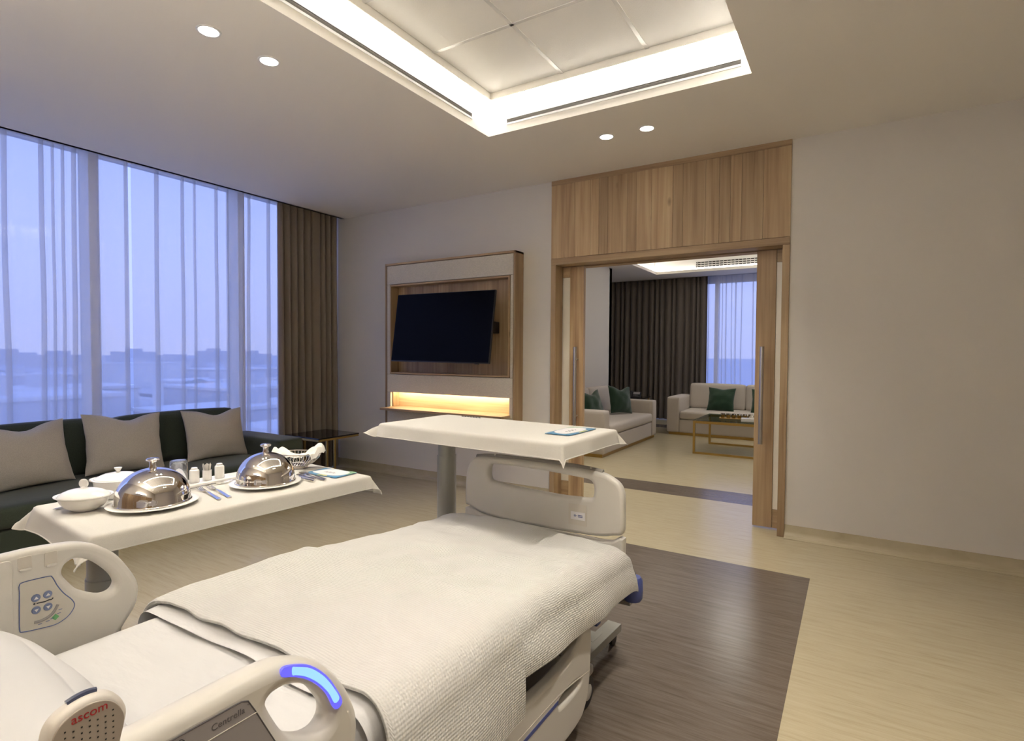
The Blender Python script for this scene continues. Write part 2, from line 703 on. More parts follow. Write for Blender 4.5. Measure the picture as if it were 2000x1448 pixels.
struct('floor', B().box(-5.95, XR, YN, 5.61, -0.1, 0)
       .box(-5.3, XR, 6.06, 10.75, -0.1, 0).box(-5.3, XR, 11.2, 12.5, -0.1, 0), M_FLOOR)
fl = bpy.data.objects['floor']
inl = obj('dark_inlay', B().box(-2.42, -0.215, -0.4, 3.97, -0.01, 0.0012), M_FDARK, fl, smooth=False)
inl = obj('dark_band', B().box(-4.0, XR, 5.61, 6.06, -0.1, 0.0), M_FDARK, fl, smooth=False)
inl = obj('dark_band', B().box(-5.3, XR, 10.75, 11.2, -0.1, 0.0), M_FDARK, fl, smooth=False)

# wall with the door opening, hollow for the sliding leaves
OX0, OX1, OZ = -2.514, -0.443, 2.335
b = B()
for y0, y1 in ((WY, 4.905), (5.01, WB)):
    b.box(-5.95, OX0, y0, y1, 0, H + 0.35)
    b.box(OX1, XR + 0.1, y0, y1, 0, H + 0.35)
    b.box(OX0, OX1, y0, y1, OZ, H + 0.35)
struct('wall_far', b, M_WALL)
struct('wall_right', B().box(XR, XR + 0.1, YN, WY, 0, H), M_WALL)
hw = struct('wall_near', B().box(-5.95, XR, YN - 0.1, YN, 0, H), M_WALL)
for k in range(6):
    obj('wainscot_panel', B().box(-3.3 + 0.67 * k, -3.3 + 0.67 * k + 0.66, YN, YN + 0.025, 0.1, 1.55, 0.003), WOODZ, hw)

# unseen uplight on the head wall, added to brighten the ceiling
bh = empty('added_uplight', (-1.32, YN, 1.72), 0, 'added long white wall uplight behind the bed, unseen, brightens the ceiling', 'wall light')
obj('housing', B().box(-1.92, -0.72, YN, YN + 0.11, 1.70, 1.76, 0.008, 2), M_WHITE, bh)
obj('uplight_diffuser', B().box(-1.90, -0.74, YN + 0.015, YN + 0.095, 1.7605, 1.764), emit('added_uplight_glow', WARM, UPLIGHT), bh, smooth=False)

# cove skirting, beige like the floor
def skirting(name, x0, x1):
    prof = [(0, 0.1), (-0.006, 0.1), (-0.008, 0.05), (-0.014, 0.028), (-0.028, 0.012), (-0.05, 0.003), (-0.05, 0), (0, 0)]
    t = bmesh.new()
    a = [t.verts.new((x0, WY + p, z)) for p, z in prof]
    c = [t.verts.new((x1, WY + p, z)) for p, z in prof]
    t.faces.new(a)
    t.faces.new(list(reversed(c)))
    for k in range(len(a)):
        k2 = (k + 1) % len(a)
        t.faces.new((a[k], c[k], c[k2], a[k2]))
    struct(name, t, M_FLOOR, smooth=True)


skirting('baseboard_left', -5.9, OX0)
skirting('baseboard_right', OX1, XR)
struct('baseboard_near', B().box(XR - 0.012, XR, YN, WY, 0, 0.1), M_FLOOR)

# ceiling slab with the tray cut out
b = B()
b.box(-5.44, TX0, YN, WY, H, H + 0.055)
b.box(TX1, XR, YN, WY, H, H + 0.055)
b.box(TX0, TX1, YN, TY0, H, H + 0.055)
b.box(TX0, TX1, TY1, WY, H, H + 0.055)
b.box(-5.44, -5.40, YN, WY, H, H + 0.35)
b.box(-5.95, -5.40, YN, WY, H + 0.33, H + 0.4)
ceil = struct('ceiling', b, M_CEIL)

# tray walls above the lip; gaps for the slot diffusers
ZS0, ZS1 = 3.146, 3.173
ZT = 3.366
b = B()
zb = H + 0.055
def tray_side(b, axis, pos, out, a0, a1, slot):
    lo, hi = (pos, pos + 0.06) if out > 0 else (pos - 0.06, pos)
    segs = [(a0, a1, ZS1, ZT + 0.06), (a0, a1, zb, ZS0)]
    if slot:
        segs += [(a0, slot[0], ZS0, ZS1), (slot[1], a1, ZS0, ZS1)]
    else:
        segs = [(a0, a1, zb, ZT + 0.06)]
    for p, q, z0, z1 in segs:
        if axis == 'Y':
            b.box(p, q, lo, hi, z0, z1)
        else:
            b.box(lo, hi, p, q, z0, z1)


tray_side(b, 'Y', TY1, 1, TX0 - 0.06, TX1 + 0.06, (-2.253, -0.612))
tray_side(b, 'X', TX0, -1, TY0, TY1, (0.4, 3.335))
tray_side(b, 'X', TX1, 1, TY0, TY1, None)
tray_side(b, 'Y', TY0, -1, TX0 - 0.06, TX1 + 0.06, None)
b.box(TX0 - 0.06, TX1 + 0.06, TY0 - 0.06, TY1 + 0.06, ZT + 0.055, ZT + 0.09)
tray = struct('trim_1', b, M_WHITE)
tag(tray, 'white upstand walls of the lit ceiling tray')

# fascia board that hides the led strips, tiles and tee bars
G = 0.048
b = B()
fx0, fx1, fy0, fy1 = TX0 + G, TX1 - G, TY0 + G, TY1 - G
for a in ((fx0, fx1, fy1 - 0.008, fy1), (fx0, fx1, fy0, fy0 + 0.008), (fx0, fx0 + 0.008, fy0, fy1), (fx1 - 0.008, fx1, fy0, fy1)):
    b.box(*a, ZT - 0.046, ZT + 0.055)
obj('tray_fascia', b, M_CEIL, tray, smooth=False)
xs = [fx0 + 0.008, -1.766, -1.166, fx1 - 0.008]
ys = [fy0 + 0.008, 0.43, 1.03, 1.63, 2.23, 2.832, fy1 - 0.008]
for i in range(3):
    for j in range(6):
        obj('ceiling_tile', B().box(xs[i] + 0.004, xs[i + 1] - 0.004, ys[j] + 0.004, ys[j + 1] - 0.004, ZT, ZT + 0.015, 0.002, 1), M_TILE, tray)
for x in xs[1:-1]:
    obj('tee_bar', B().box(x - 0.012, x + 0.012, ys[0], ys[-1], ZT - 0.003, ZT + 0.004), M_TBAR, tray, smooth=False)
for y in ys[1:-1]:
    obj('tee_bar', B().box(xs[0], xs[-1], y - 0.012, y + 0.012, ZT - 0.003, ZT + 0.004), M_TBAR, tray, smooth=False)
for a in ((fx0, fx1, fy1 + 0.001, fy1 + 0.008), (fx0, fx1, fy0 - 0.008, fy0 - 0.001), (fx0 - 0.008, fx0 - 0.001, fy0, fy1), (fx1 + 0.001, fx1 + 0.008, fy0, fy1)):
    obj('led_strip', B().box(*a, ZT - 0.03, ZT + 0.02), M_LED, tray, smooth=False)


def diffuser(axis, pos, out, a0, a1, label):
    """linear slot diffuser recessed in a tray wall"""
    def bx(bb, p, q, d0, d1, z0, z1):
        lo, hi = sorted((pos + out * d0, pos + out * d1))
        return bb.box(p, q, lo, hi, z0, z1) if axis == 'Y' else bb.box(lo, hi, p, q, z0, z1)
    mid = (a0 + a1) / 2
    r = empty('slot_diffuser', (mid, pos, ZS0) if axis == 'Y' else (pos, mid, ZS0), 0, label, 'air vent')
    f = B()
    bx(f, a0, a1, -0.005, 0.03, ZS0 - 0.014, ZS0)
    bx(f, a0, a1, -0.003, 0.03, ZS1, ZS1 + 0.002)
    obj('flange', f, M_WHITE, r, smooth=False)
    obj('plenum', bx(B(), a0, a1, 0.045, 0.058, ZS0, ZS1), plain('plenum_grey', (0.07, 0.062, 0.055), 0.7), r, smooth=False)
    v = B()
    d0, d1 = pos + out * 0.004, pos + out * 0.044
    q4 = [(d0, ZS1 - 0.003), (d1, ZS0 + 0.004), (d1, ZS0 + 0.0065), (d0, ZS1 - 0.0005)]
    if axis == 'Y':
        v.poly([(a0, d, z) for d, z in q4], a1 - a0, (1, 0, 0))
    else:
        v.poly([(d, a0, z) for d, z in q4], a1 - a0, (0, 1, 0))
    obj('vane', v, plain('vane_grey', (0.42, 0.40, 0.36), 0.5), r, smooth=False)
    n = int((a1 - a0) / 0.14)
    for k in range(1, n):
        p = a0 + (a1 - a0) * k / n
        obj('spacer', bx(B(), p - 0.003, p + 0.003, 0.02, 0.045, ZS0, ZS0 + 0.012), M_MULL, r, smooth=False)


diffuser('Y', TY1, 1, -2.253, -0.612, 'long white slot diffuser in the far wall of the ceiling tray')
diffuser('X', TX0, -1, 0.4, 3.335, 'long white slot diffuser in the window side of the ceiling tray')


def downlight(x, y, z, label, watts=None, r=0.048):
    t = empty('downlight', (x, y, z), 0, label, 'ceiling light', 'recessed downlights')
    obj('trim_ring', B().lathe([(r, 0.002), (r, -0.004), (r + 0.008, -0.004), (r + 0.012, 0.0), (r + 0.012, 0.002)], n=32), M_WHITE, t, local=True)
    obj('lens', B().lathe([(0, -0.003), (r, -0.003), (r, 0.001), (0, 0.001)], n=32), M_DISC, t, local=True)
    l = bpy.data.lights.new('downlight_beam', 'SPOT')
    l.energy = SPOT_W if watts is None else watts
    l.color = WARM
    l.spot_size = math.radians(95)
    l.spot_blend = 0.9
    l.shadow_soft_size = 0.045
    o = bpy.data.objects.new('downlight_beam', l)
    COL.objects.link(o)
    o.parent = t
    o.location = (0, 0, -0.01)


downlight(-2.873, 1.65, H, 'round recessed downlight nearest the window, left one of its pair')
downlight(-2.869, 1.994, H, 'round recessed downlight right of the leftmost one, beside the tray')
downlight(-1.644, 4.006, H, 'round recessed downlight above the door panel, left of its pair')
downlight(-1.331, 4.01, H, 'round recessed downlight above the door panel, right of its pair')
for k, (x, y) in enumerate(((-0.1, 1.65), (-0.1, 1.994), (-2.87, 0.0), (-0.1, 0.0), (1.0, 0.6))):
    downlight(x, y, H, 'recessed downlight outside the picture')

# ------------------------------------------------------------------ oak door surround and leaves
fr = struct('door_1', B().box(OX0, OX0 + 0.052, 4.770, 4.925, 0, OZ - 0.06, 0.002, 1)
            .box(OX1 - 0.052, OX1, 4.770, 4.925, 0, OZ - 0.06, 0.002, 1)
            .box(OX0, OX0 + 0.052, 4.99, 5.10, 0, OZ - 0.06).box(OX1 - 0.052, OX1, 4.99, 5.10, 0, OZ - 0.06), WOODZ)
obj('head_casing', B().box(OX0, OX1, 4.770, 4.925, OZ - 0.06, OZ, 0.002, 1).box(OX0, OX1, 4.99, 5.10, OZ - 0.06, OZ), WOODX, fr)
# vertical planks above the opening
x = OX0
kk = 0
while x < OX1 - 0.02:
    wd = RND.choice((0.085, 0.11, 0.135, 0.16, 0.185))
    if OX1 - x - wd < 0.05:
        wd = OX1 - x
    b = B().box(x + 0.0006, x + wd - 0.0006, 4.772, 4.79, OZ + 0.002, H - 0.045, 0.0012, 1)
    obj('plank', b, WOODZ, fr)
    x += wd
    kk += 1
obj('top_rail', B().box(OX0, OX1, 4.771, 4.79, H - 0.044, H - 0.001), WOODX, fr)


def leaf(name, xe, sgn, label):
    """sliding leaf: xe = free edge, sgn = direction into the pocket"""
    y0, y1 = 4.935, 4.980
    X = lambda d: xe + sgn * d
    def bx(bb, d0, d1, z0, z1, ya=y0, yb=y1, r=0.002):
        a, c = sorted((X(d0), X(d1)))
        return bb.box(a, c, ya, yb, z0, z1, r, 1)
    t = struct(name, bx(B(), 0.148, 1.03, 0.165, 2.17, y0 + 0.008, y1 - 0.008, 0), M_FROST)
    tag(t, label)
    obj('stile', bx(B(), 0, 0.147, 0.012, 2.272), WOODZ, t)
    obj('stile', bx(B(), 0.9, 1.05, 0.012, 2.272), WOODZ, t)
    obj('bottom_rail', bx(B(), 0.149, 0.899, 0.012, 0.163), WOODX, t)
    obj('top_rail', bx(B(), 0.149, 0.899, 2.172, 2.272), WOODX, t)
    hx = X(0.058)
    h = obj('pull_handle', B().cyl((hx, 4.868, 0.70), (hx, 4.868, 1.49), 0.0165, 20), M_STEEL, t)
    for z in (0.82, 1.37):
        obj('standoff', B().cyl((hx, 4.868, z), (hx, 4.938, z), 0.008, 12), M_STEEL, h)


leaf('door_2', -2.241, -1, 'left oak sliding door leaf half inside the wall')
leaf('door_3', -0.699, 1, 'right oak sliding door leaf half inside the wall')

# ------------------------------------------------------------------ windows of the bedroom
b = B()
for y in (0.83, 2.16, 3.51):
    b.box(-5.80, -5.60, y, y + 0.072, 0.0, H + 0.33)
b.box(-5.82, -5.70, YN, WY, 3.146, H + 0.33)
b.box(-5.82, -5.70, YN, WY, 0, 0.12)
win = struct('window_1', b, M_MULL)
for y0, y1 in ((YN, 0.83), (0.902, 2.16), (2.232, 3.51), (3.582, WY)):
    obj('pane', B().box(XG - 0.004, XG + 0.004, y0, y1, 0.12, 3.146), M_PANE, win, smooth=False)


def voile(axis, pos, a0, a1, z0, z1, seed, fan=0.05):
    """hung voile: flat lengths with overlapping folds, folds wander from heading to hem"""
    r = random.Random(seed)
    prof = []       # (along, depth)
    a = a0
    d = 0.0
    while a < a1:
        L = r.choice((0.05, 0.09, 0.14, 0.2))
        for k in range(4):
            prof.append((a + L * k / 4, 0.010 * math.sin(PI * k / 4) + d))
        a += L
        wf = r.uniform(0.018, 0.045)
        prof += [(a, 0.0), (a + wf, 0.012), (a + wf * 1.02, 0.02), (a + wf * 0.2, 0.024), (a + wf * 0.15, 0.032), (a + wf, 0.034)]
        a += wf
    sc = (a1 - a0) / (prof[-1][0] - a0)
    prof = [(a0 + (p - a0) * sc, q) for p, q in prof]
    n = len(prof)
    rows = 14
    ph = r.uniform(0, 50)

    def fn(u, v):
        i = min(n - 1, round(u * (n - 1)))
        p, q = prof[i]
        sh = fan * v ** 1.2 * nz(p * 3.1 + ph, 3.3) + 0.012 * nz(p * 4 + ph, v * 3)
        sh *= min(1, 4 * (p - a0) / (a1 - a0) + 0.02, 4 * (a1 - p) / (a1 - a0) + 0.02)
        q = q * (0.5 + 0.8 * v)
        p += sh
        z = z1 + (z0 - z1) * v
        return (pos - q, p, z) if axis == 'X' else (p, pos + q, z)
    return grid(n, rows, fn)


def drape(axis, pos, a0, a1, z0, z1, pitch_, amp, seed, out=1):
    r = random.Random(seed)
    kn = max(2, int((a1 - a0) / pitch_))
    off = [r.uniform(-0.28, 0.28) for _ in range(kn + 2)]
    am = [r.uniform(0.55, 1.15) for _ in range(kn + 2)]
    nu = kn * 20 + 1

    def fn(u, v):
        c = u * kn
        i = int(min(c, kn - 1))
        f = c - i
        ph = c + off[i] * (1 - f) + off[i + 1] * f + 0.05 * nz(c * 0.9, v * 1.5, seed)
        q = out * (am[i] * (1 - f) + am[i + 1] * f) * amp * (2 * abs(math.sin(PI * ph)) ** 0.75 - 1)
        q *= 0.65 + 0.45 * v
        p = a0 + (a1 - a0) * u + (0.010 * nz(c * 1.3, v * 2.0, seed + 4)) * min(1, 5 * u, 5 * (1 - u))
        z = z1 + (z0 - z1) * v
        return (pos + q, p, z) if axis == 'X' else (p, pos + q, z)
    return grid(nu, 16, fn)


o = obj('sheer_curtain', voile('X', -5.515, 0.1, 2.43, 0.02, 3.38, 3), M_SHEER, recalc=False)
tag(o, 'left white voile curtain behind the green sofa', 'curtain', 'voile curtains')
o = obj('sheer_curtain', voile('X', -5.515, 2.45, 3.96, 0.02, 3.38, 11), M_SHEER, recalc=False)
tag(o, 'right white voile curtain next to the brown drape', 'curtain', 'voile curtains')
o = obj('drape', drape('X', -5.515, 3.925, 4.77, 0.015, 3.36, 0.085, 0.062, 5), M_DRAPE, recalc=False)
tag(o, 'brown pleated drape hanging in the corner beside the television wall', 'curtain')

# ------------------------------------------------------------------ living room shell
LH = 3.06
LX0, LX1, LY0, LY1 = -3.5, -0.2, 6.6, 11.27
struct('wall_left', B().box(-4.12, -4.0, WB, 10.1, 0, LH).box(-5.2, -4.0, 9.98, 10.1, 0, LH).box(-5.3, -5.2, 9.98, 12.5, 0, LH + 0.3), M_WALL)
struct('wall_back', B().box(XR - 1.0, XR - 0.9, WB, 12.5, 0, LH + 0.3), M_WALL)
b = B()
b.box(-5.2, LX0, WB, 12.0, LH, LH + 0.055)
b.box(LX1, XR - 1.0, WB, 12.0, LH, LH + 0.055)
b.box(LX0, LX1, WB, LY0, LH, LH + 0.055)
b.box(LX0, LX1, LY1, 12.0, LH, LH + 0.055)
b.box(-5.2, XR - 1.0, 11.96, 12.0, LH, LH + 0.35)
b.box(-5.2, XR - 1.0, 11.96, 12.5, LH + 0.33, LH + 0.4)
struct('trim_2', b, M_CEIL)
tag(bpy.data.objects['trim_2'], 'plain ceiling of the living room beyond the door')
b = B()
for x0, x1, y0, y1 in ((LX0 - 0.12, LX0 - 0.06, LY0 - 0.1, LY1 + 0.1), (LX1 + 0.06, LX1 + 0.12, LY0 - 0.1, LY1 + 0.1),
                       (LX0 - 0.1, LX1 + 0.1, LY0 - 0.12, LY0 - 0.06), (LX0 - 0.1, LX1 + 0.1, LY1 + 0.06, LY1 + 0.12)):
    b.box(x0, x1, y0, y1, LH + 0.05, LH + 0.30)
b.box(LX0 - 0.12, LX1 + 0.12, LY0 - 0.12, LY1 + 0.12, LH + 0.28, LH + 0.31)
tr2 = struct('trim_3', b, M_WHITE)
tag(tr2, 'white lit ceiling tray of the living room')
for a in ((LX0, LX1, LY1 + 0.02, LY1 + 0.05), (LX0, LX1, LY0 - 0.05, LY0 - 0.02), (LX0 - 0.05, LX0 - 0.02, LY0, LY1), (LX1 + 0.02, LX1 + 0.05, LY0, LY1)):
    obj('led_strip', B().box(*a, LH + 0.056, LH + 0.066), M_LEDL, tr2, smooth=False)
r = empty('slot_diffuser', (-1.7, LY1 + 0.06, LH + 0.12), 0, 'three-slot white air diffuser in the living room ceiling tray', 'air vent')
obj('flange', B().box(-2.73, -0.6, LY1 + 0.050, LY1 + 0.06, LH + 0.085, LH + 0.215), M_WHITE, r, smooth=False)
for k in range(3):
    s_ = obj('slot', B().box(-2.72, -0.61, LY1 + 0.046, LY1 + 0.051, LH + 0.095 + 0.04 * k, LH + 0.116 + 0.04 * k), M_DARK, r, smooth=False)
    f = B()
    for q in range(30):
        f.box(-2.70 + q * 0.07, -2.69 + q * 0.07, LY1 + 0.043, LY1 + 0.047, LH + 0.098 + 0.04 * k, LH + 0.113 + 0.04 * k)
    tag(obj('spacers', f, M_MULL, s_, smooth=False), kind='stuff')
t = empty('ring_light', (-1.25, 9.9, LH + 0.275), 0, 'round glowing ring light on the living room ceiling', 'ceiling light')
obj('ring_body', B().lathe([(0.60, 0), (0.60, -0.05), (0.66, -0.05), (0.66, 0)], n=56), M_WHITE, t, local=True)
obj('ring_diffuser', B().lathe([(0.602, -0.051), (0.61, -0.06), (0.65, -0.06), (0.658, -0.051)], n=56), emit('ring_glow', (1, 0.95, 0.85), 8), t, local=True)
for x, y in ((-2.7, 6.2), (0.3, 9.7), (0.3, 8.0), (-1.5, 6.2)):
    downlight(x, y, LH, 'recessed downlight hidden in the living room', 26)
b = B()
for x in (-2.55, -1.2, 0.15):
    b.box(x, x + 0.07, 12.28, 12.46, 0, LH + 0.33)
b.box(-5.2, XR - 1.0, 12.40, 12.48, 2.95, LH + 0.33)
b.box(-5.2, XR - 1.0, 12.40, 12.48, 0, 0.12)
win = struct('window_2', b, M_MULL)
for x0, x1 in ((-5.2, -2.55), (-2.48, -1.2), (-1.13, 0.15), (0.22, XR - 1.0)):
    obj('pane', B().box(x0, x1, 12.44, 12.448, 0.12, 2.95), M_PANE, win, smooth=False)
o = obj('drape', drape('Y', 12.09, -5.1, -2.66, 0.015, LH + 0.3, 0.125, 0.075, 21, -1), M_DRAPE2, recalc=False)
tag(o, 'dark taupe pleated drape behind the cream sofas', 'curtain')
o = obj('sheer_curtain', voile('Y', 12.14, -2.72, -1.36, 0.02, LH + 0.3, 31, 0.04), M_SHEER, recalc=False)
tag(o, 'voile curtain beside the taupe drape in the living room', 'curtain', 'voile curtains')
o = obj('sheer_curtain', voile('Y', 12.14, -1.31, 1.2, 0.02, LH + 0.3, 37, 0.04), M_SHEER, recalc=False)
tag(o, 'voile curtain at the right edge of the living room view', 'curtain', 'voile curtains')

# ------------------------------------------------------------------ city outside
GZ = -14.0
g = obj('city_ground', B().box(-2500, 900, -1500, 2500, GZ - 1, GZ), M_GROUND, smooth=False)
tag(g, kind='structure')
rc = random.Random(23)
blds = []
for k in range(22):
    dist = rc.choice((70, 95, 120, 150, 190, 240, 300, 380))
    ang = math.radians(rc.uniform(12, 46))         # from -x towards +y
    cx, cy = -dist * math.cos(ang), dist * math.sin(ang)
    if any((cx - p) ** 2 + (cy - q) ** 2 < (0.12 * dist + 10) ** 2 for p, q in blds):
        continue
    blds.append((cx, cy))
    wx, wy, hh = rc.uniform(8, 16) + dist * 0.03, rc.uniform(12, 26) + dist * 0.05, rc.uniform(3.5, 8.5) + dist * 0.012
    t = empty('distant_building', (cx, cy, GZ), 0, 'pale low city building seen through the voile', 'building', 'city buildings outside')
    obj('walls', B().box(-wx / 2, wx / 2, -wy / 2, wy / 2, 0, hh), rc.choice((M_BLDG, M_BLDG2, M_BLDG)), t, local=True, smooth=False)
    obj('parapet', B().box(-wx / 2 - 0.2, wx / 2 + 0.2, -wy / 2 - 0.2, wy / 2 + 0.2, hh, hh + 0.5), M_BLDG, t, local=True, smooth=False)
    obj('roof_hut', B().box(-2, 1.5, -2, 2, hh + 0.5, hh + 2.6), M_BLDG2, t, local=True, smooth=False)
for k in range(16):
    dist = rc.uniform(75, 210)
    ang = math.radians(rc.uniform(14, 44))
    cx, cy = -dist * math.cos(ang), dist * math.sin(ang)
    if any((cx - p) ** 2 + (cy - q) ** 2 < 20 ** 2 for p, q in blds):
        continue
    t = empty('distant_tree', (cx, cy, GZ), 0, 'dark rounded city tree seen through the voile', 'tree', 'city trees outside')
    obj('trunk', B().cyl((0, 0, 0), (0, 0, 3), 0.3, 8), M_TREE, t, local=True)
    bm = bmesh.new()
    for q in range(5):
        s = bmesh.ops.create_icosphere(bm, subdivisions=2, radius=rc.uniform(2, 3.2))
        dx = Vector((rc.uniform(-3, 3), rc.uniform(-3, 3), rc.uniform(3.5, 6)))
        for v in s['verts']:
            v.co = v.co * (1 + 0.25 * nz(*(v.co * 0.9))) + dx
    obj('crown', bm, M_TREE, t, local=True)
for k in range(3):
    obj('city_road', B().box(-600, -20, 40 + 55 * k, 47 + 55 * k, GZ, GZ + 0.02), M_ROAD, g, smooth=False)
for k, (ang, dist, hh) in enumerate(((19, 700, 26), (24, 900, 34), (27, 620, 20), (33, 800, 30), (38, 950, 40), (40.5, 700, 24), (30, 1000, 38), (16, 850, 30))):
    a = math.radians(ang)
    t = empty('distant_tower', (-dist * math.cos(a), dist * math.sin(a), GZ), 0, 'faint block on the horizon seen through the voile', 'building', 'skyline blocks')
    hh *= 0.45
    obj('walls', B().box(-14, 14, -22, 22, 0, hh), M_BLDG2, t, local=True, smooth=False)
    obj('roof_hut', B().box(-6, 6, -8, 8, hh, hh + 4), M_BLDG2, t, local=True, smooth=False)

# ------------------------------------------------------------------ television wall unit
UX0, UX1, UZ0, UZ1, UY = -4.567, -2.829, 0.552, 2.43, 4.629
u = empty('media_wall_unit', ((UX0 + UX1) / 2, WY, UZ0), 0, 'oak-framed linen wall unit with television niche and lit shelf', 'wall unit')
obj('frame_side', B().box(UX0, UX0 + 0.022, UY, WY, UZ0, UZ1, 0.002, 1), WOODZ, u)
obj('frame_side', B().box(UX1 - 0.022, UX1, UY, WY, UZ0, UZ1, 0.002, 1), WOODZ, u)
obj('frame_top', B().box(UX0, UX1, UY, WY, UZ1 - 0.022, UZ1, 0.002, 1), WOODX, u)
obj('frame_bottom', B().box(UX0, UX1, UY, WY, UZ0, UZ0 + 0.022, 0.002, 1), WOODX, u)
obj('backing', B().box(UX0 + 0.02, UX1 - 0.02, WY - 0.02, WY, UZ0 + 0.02, UZ1 - 0.02), M_BLACK, u, smooth=False)  # black colour supplies the shade in the gaps between panels
px0, px1 = UX0 + 0.028, UX1 - 0.028
NX0, NX1, NZ0, NZ1 = -4.49, -2.893, 1.186, 2.19
LZ0, LZ1 = 0.812, 0.976
fy = UY + 0.004
obj('linen_panel', B().box(px0, px1, fy, fy + 0.03, NZ1 + 0.006, UZ1 - 0.028, 0.002, 1), M_LINEN, u)
obj('linen_panel', B().box(px0, px1, fy, fy + 0.03, LZ1 + 0.004, NZ0 - 0.006, 0.002, 1), M_LINEN, u)
obj('linen_panel', B().box(px0, px1, fy, fy + 0.03, UZ0 + 0.028, LZ0 - 0.028, 0.002, 1), M_LINEN, u)
for x0, x1 in ((px0, NX0 - 0.006), (NX1 + 0.006, px1)):
    obj('linen_panel', B().box(x0, x1, fy, fy + 0.03, NZ0 - 0.004, NZ1 + 0.004, 0.002, 1), M_LINEN, u)
for x0, x1 in ((px0, NX0 + 0.002), (NX1 - 0.002, px1)):
    obj('linen_panel', B().box(x0, x1, fy, fy + 0.03, LZ0 - 0.026, LZ1 + 0.002, 0.002, 1), M_LINEN, u)
# niche lining
for x0, x1 in ((NX0, NX0 + 0.018), (NX1 - 0.018, NX1)):
    obj('niche_side', B().box(x0, x1, UY - 0.002, WY - 0.02, NZ0, NZ1, 0.001, 1), WOODZ, u)
for z0, z1 in ((NZ0, NZ0 + 0.018), (NZ1 - 0.018, NZ1)):
    obj('niche_board', B().box(NX0 + 0.018, NX1 - 0.018, UY - 0.002, WY - 0.02, z0, z1, 0.001, 1), WOODX, u)
x = NX0 + 0.018
while x < NX1 - 0.03:
    wd = min(RND.choice((0.12, 0.16, 0.2)), NX1 - 0.018 - x)
    if NX1 - 0.018 - x - wd < 0.05:
        wd = NX1 - 0.018 - x
    obj('niche_plank', B().box(x + 0.0004, x + wd - 0.0004, WY - 0.032, WY - 0.02, NZ0 + 0.018, NZ1 - 0.018), WOODZ, u, smooth=False)
    x += wd
# lit shelf niche
for x0, x1 in ((NX0, NX0 + 0.018), (NX1 - 0.018, NX1)):
    obj('niche_side', B().box(x0, x1, UY + 0.0345, WY - 0.02, LZ0, LZ1 + 0.03, 0.001, 1), WOODZ, u)
obj('niche_board', B().box(NX0, NX1, UY + 0.036, WY - 0.02, LZ1 + 0.03, LZ1 + 0.042), WOODX, u, smooth=False)
obj('niche_board', B().box(NX0 + 0.018, NX1 - 0.018, WY - 0.034, WY - 0.02, LZ0, LZ1 + 0.03), WOODX, u, smooth=False)
obj('shelf', B().box(NX0, NX1 + 0.012, 4.465, WY - 0.02, LZ0 - 0.024, LZ0, 0.002, 1), WOODX, u)
obj('led_strip', B().box(NX0 + 0.03, NX1 - 0.03, UY + 0.05, UY + 0.066, LZ1 + 0.02, LZ1 + 0.029), M_LEDS, u, smooth=False)

# television on its tilting arm
tv = empty('television', (-3.615, 4.45, 1.3), 0, 'black flat television tilted on a wall arm in the oak niche', 'television')
tm = Matrix.Translation((-3.615, 4.45, 1.688)) @ Matrix.Rotation(math.radians(-8.0), 4, 'X') @ Matrix.Rotation(math.radians(0.53), 4, 'Y')
TW, TH = 1.273, 0.727
obj('casing', B().box(-TW / 2, TW / 2, 0, 0.028, -TH / 2, TH / 2, 0.004, 2, tm).box(-0.4, 0.4, 0.028, 0.055, -0.3, 0.1, 0.006, 2, tm), M_BLACK, tv)
obj('screen', B().box(-TW / 2 + 0.006, TW / 2 - 0.006, -0.002, 0.001, -TH / 2 + 0.012, TH / 2 - 0.006, mtx=tm), M_SCREEN, tv, smooth=False)
obj('sensor_bar', B().box(TW / 2 - 0.17, TW / 2 - 0.12, -0.002, 0.02, -TH / 2 - 0.008, -TH / 2, 0.002, 1, tm), M_BLACK, tv)
arm = B().box(-3.25, -3.06, 4.56, 4.60, 1.66, 1.71, 0.004, 1).box(-3.145, -3.09, 4.60, 4.752, 1.625, 1.745, 0.006, 1).box(-3.5, -3.2, 4.50, 4.56, 1.66, 1.71, 0.004, 1)
obj('wall_arm', arm, M_BLACK, tv)

# ------------------------------------------------------------------ soft furniture
def rbox(x0, x1, y0, y1, z0, z1, r=0.03, puff=0.0, seed=0.0):
    """soft rounded block with slightly swollen faces"""
    bm = bmesh.new()
    bmesh.ops.create_cube(bm, size=2)
    bmesh.ops.subdivide_edges(bm, edges=list(bm.edges), cuts=11, use_grid_fill=True)
    hx, hy, hz = (x1 - x0) / 2, (y1 - y0) / 2, (z1 - z0) / 2
    r = min(r, hx, hy, hz)
    for v in bm.verts:
        p = v.co.copy()
        # spread the subdivisions towards the edges
        q = Vector([math.sin(c * PI / 2) for c in p])
        w_ = Vector((q.x * hx, q.y * hy, q.z * hz))
        inn = Vector((max(-hx + r, min(hx - r, w_.x)), max(-hy + r, min(hy - r, w_.y)), max(-hz + r, min(hz - r, w_.z))))
        d = w_ - inn
        if d.length > 1e-9:
            k = max(abs(d.x), abs(d.y), abs(d.z))
            w_ = inn + d.normalized() * k
        if puff:
            s = ((1 - q.y ** 2) * (1 - q.z ** 2) * p.x, (1 - q.x ** 2) * (1 - q.z ** 2) * p.y, (1 - q.x ** 2) * (1 - q.y ** 2) * p.z)
            w_ += puff * Vector(s)
            w_ += 0.3 * puff * Vector((nz(w_.x * 5, w_.y * 5, w_.z * 5 + seed), nz(w_.x * 5 + 9, w_.y * 5, seed), nz(w_.x * 5, w_.y * 5 + 7, seed)))
        v.co = Vector(((x0 + x1) / 2, (y0 + y1) / 2, (z0 + z1) / 2)) + w_
    return bm


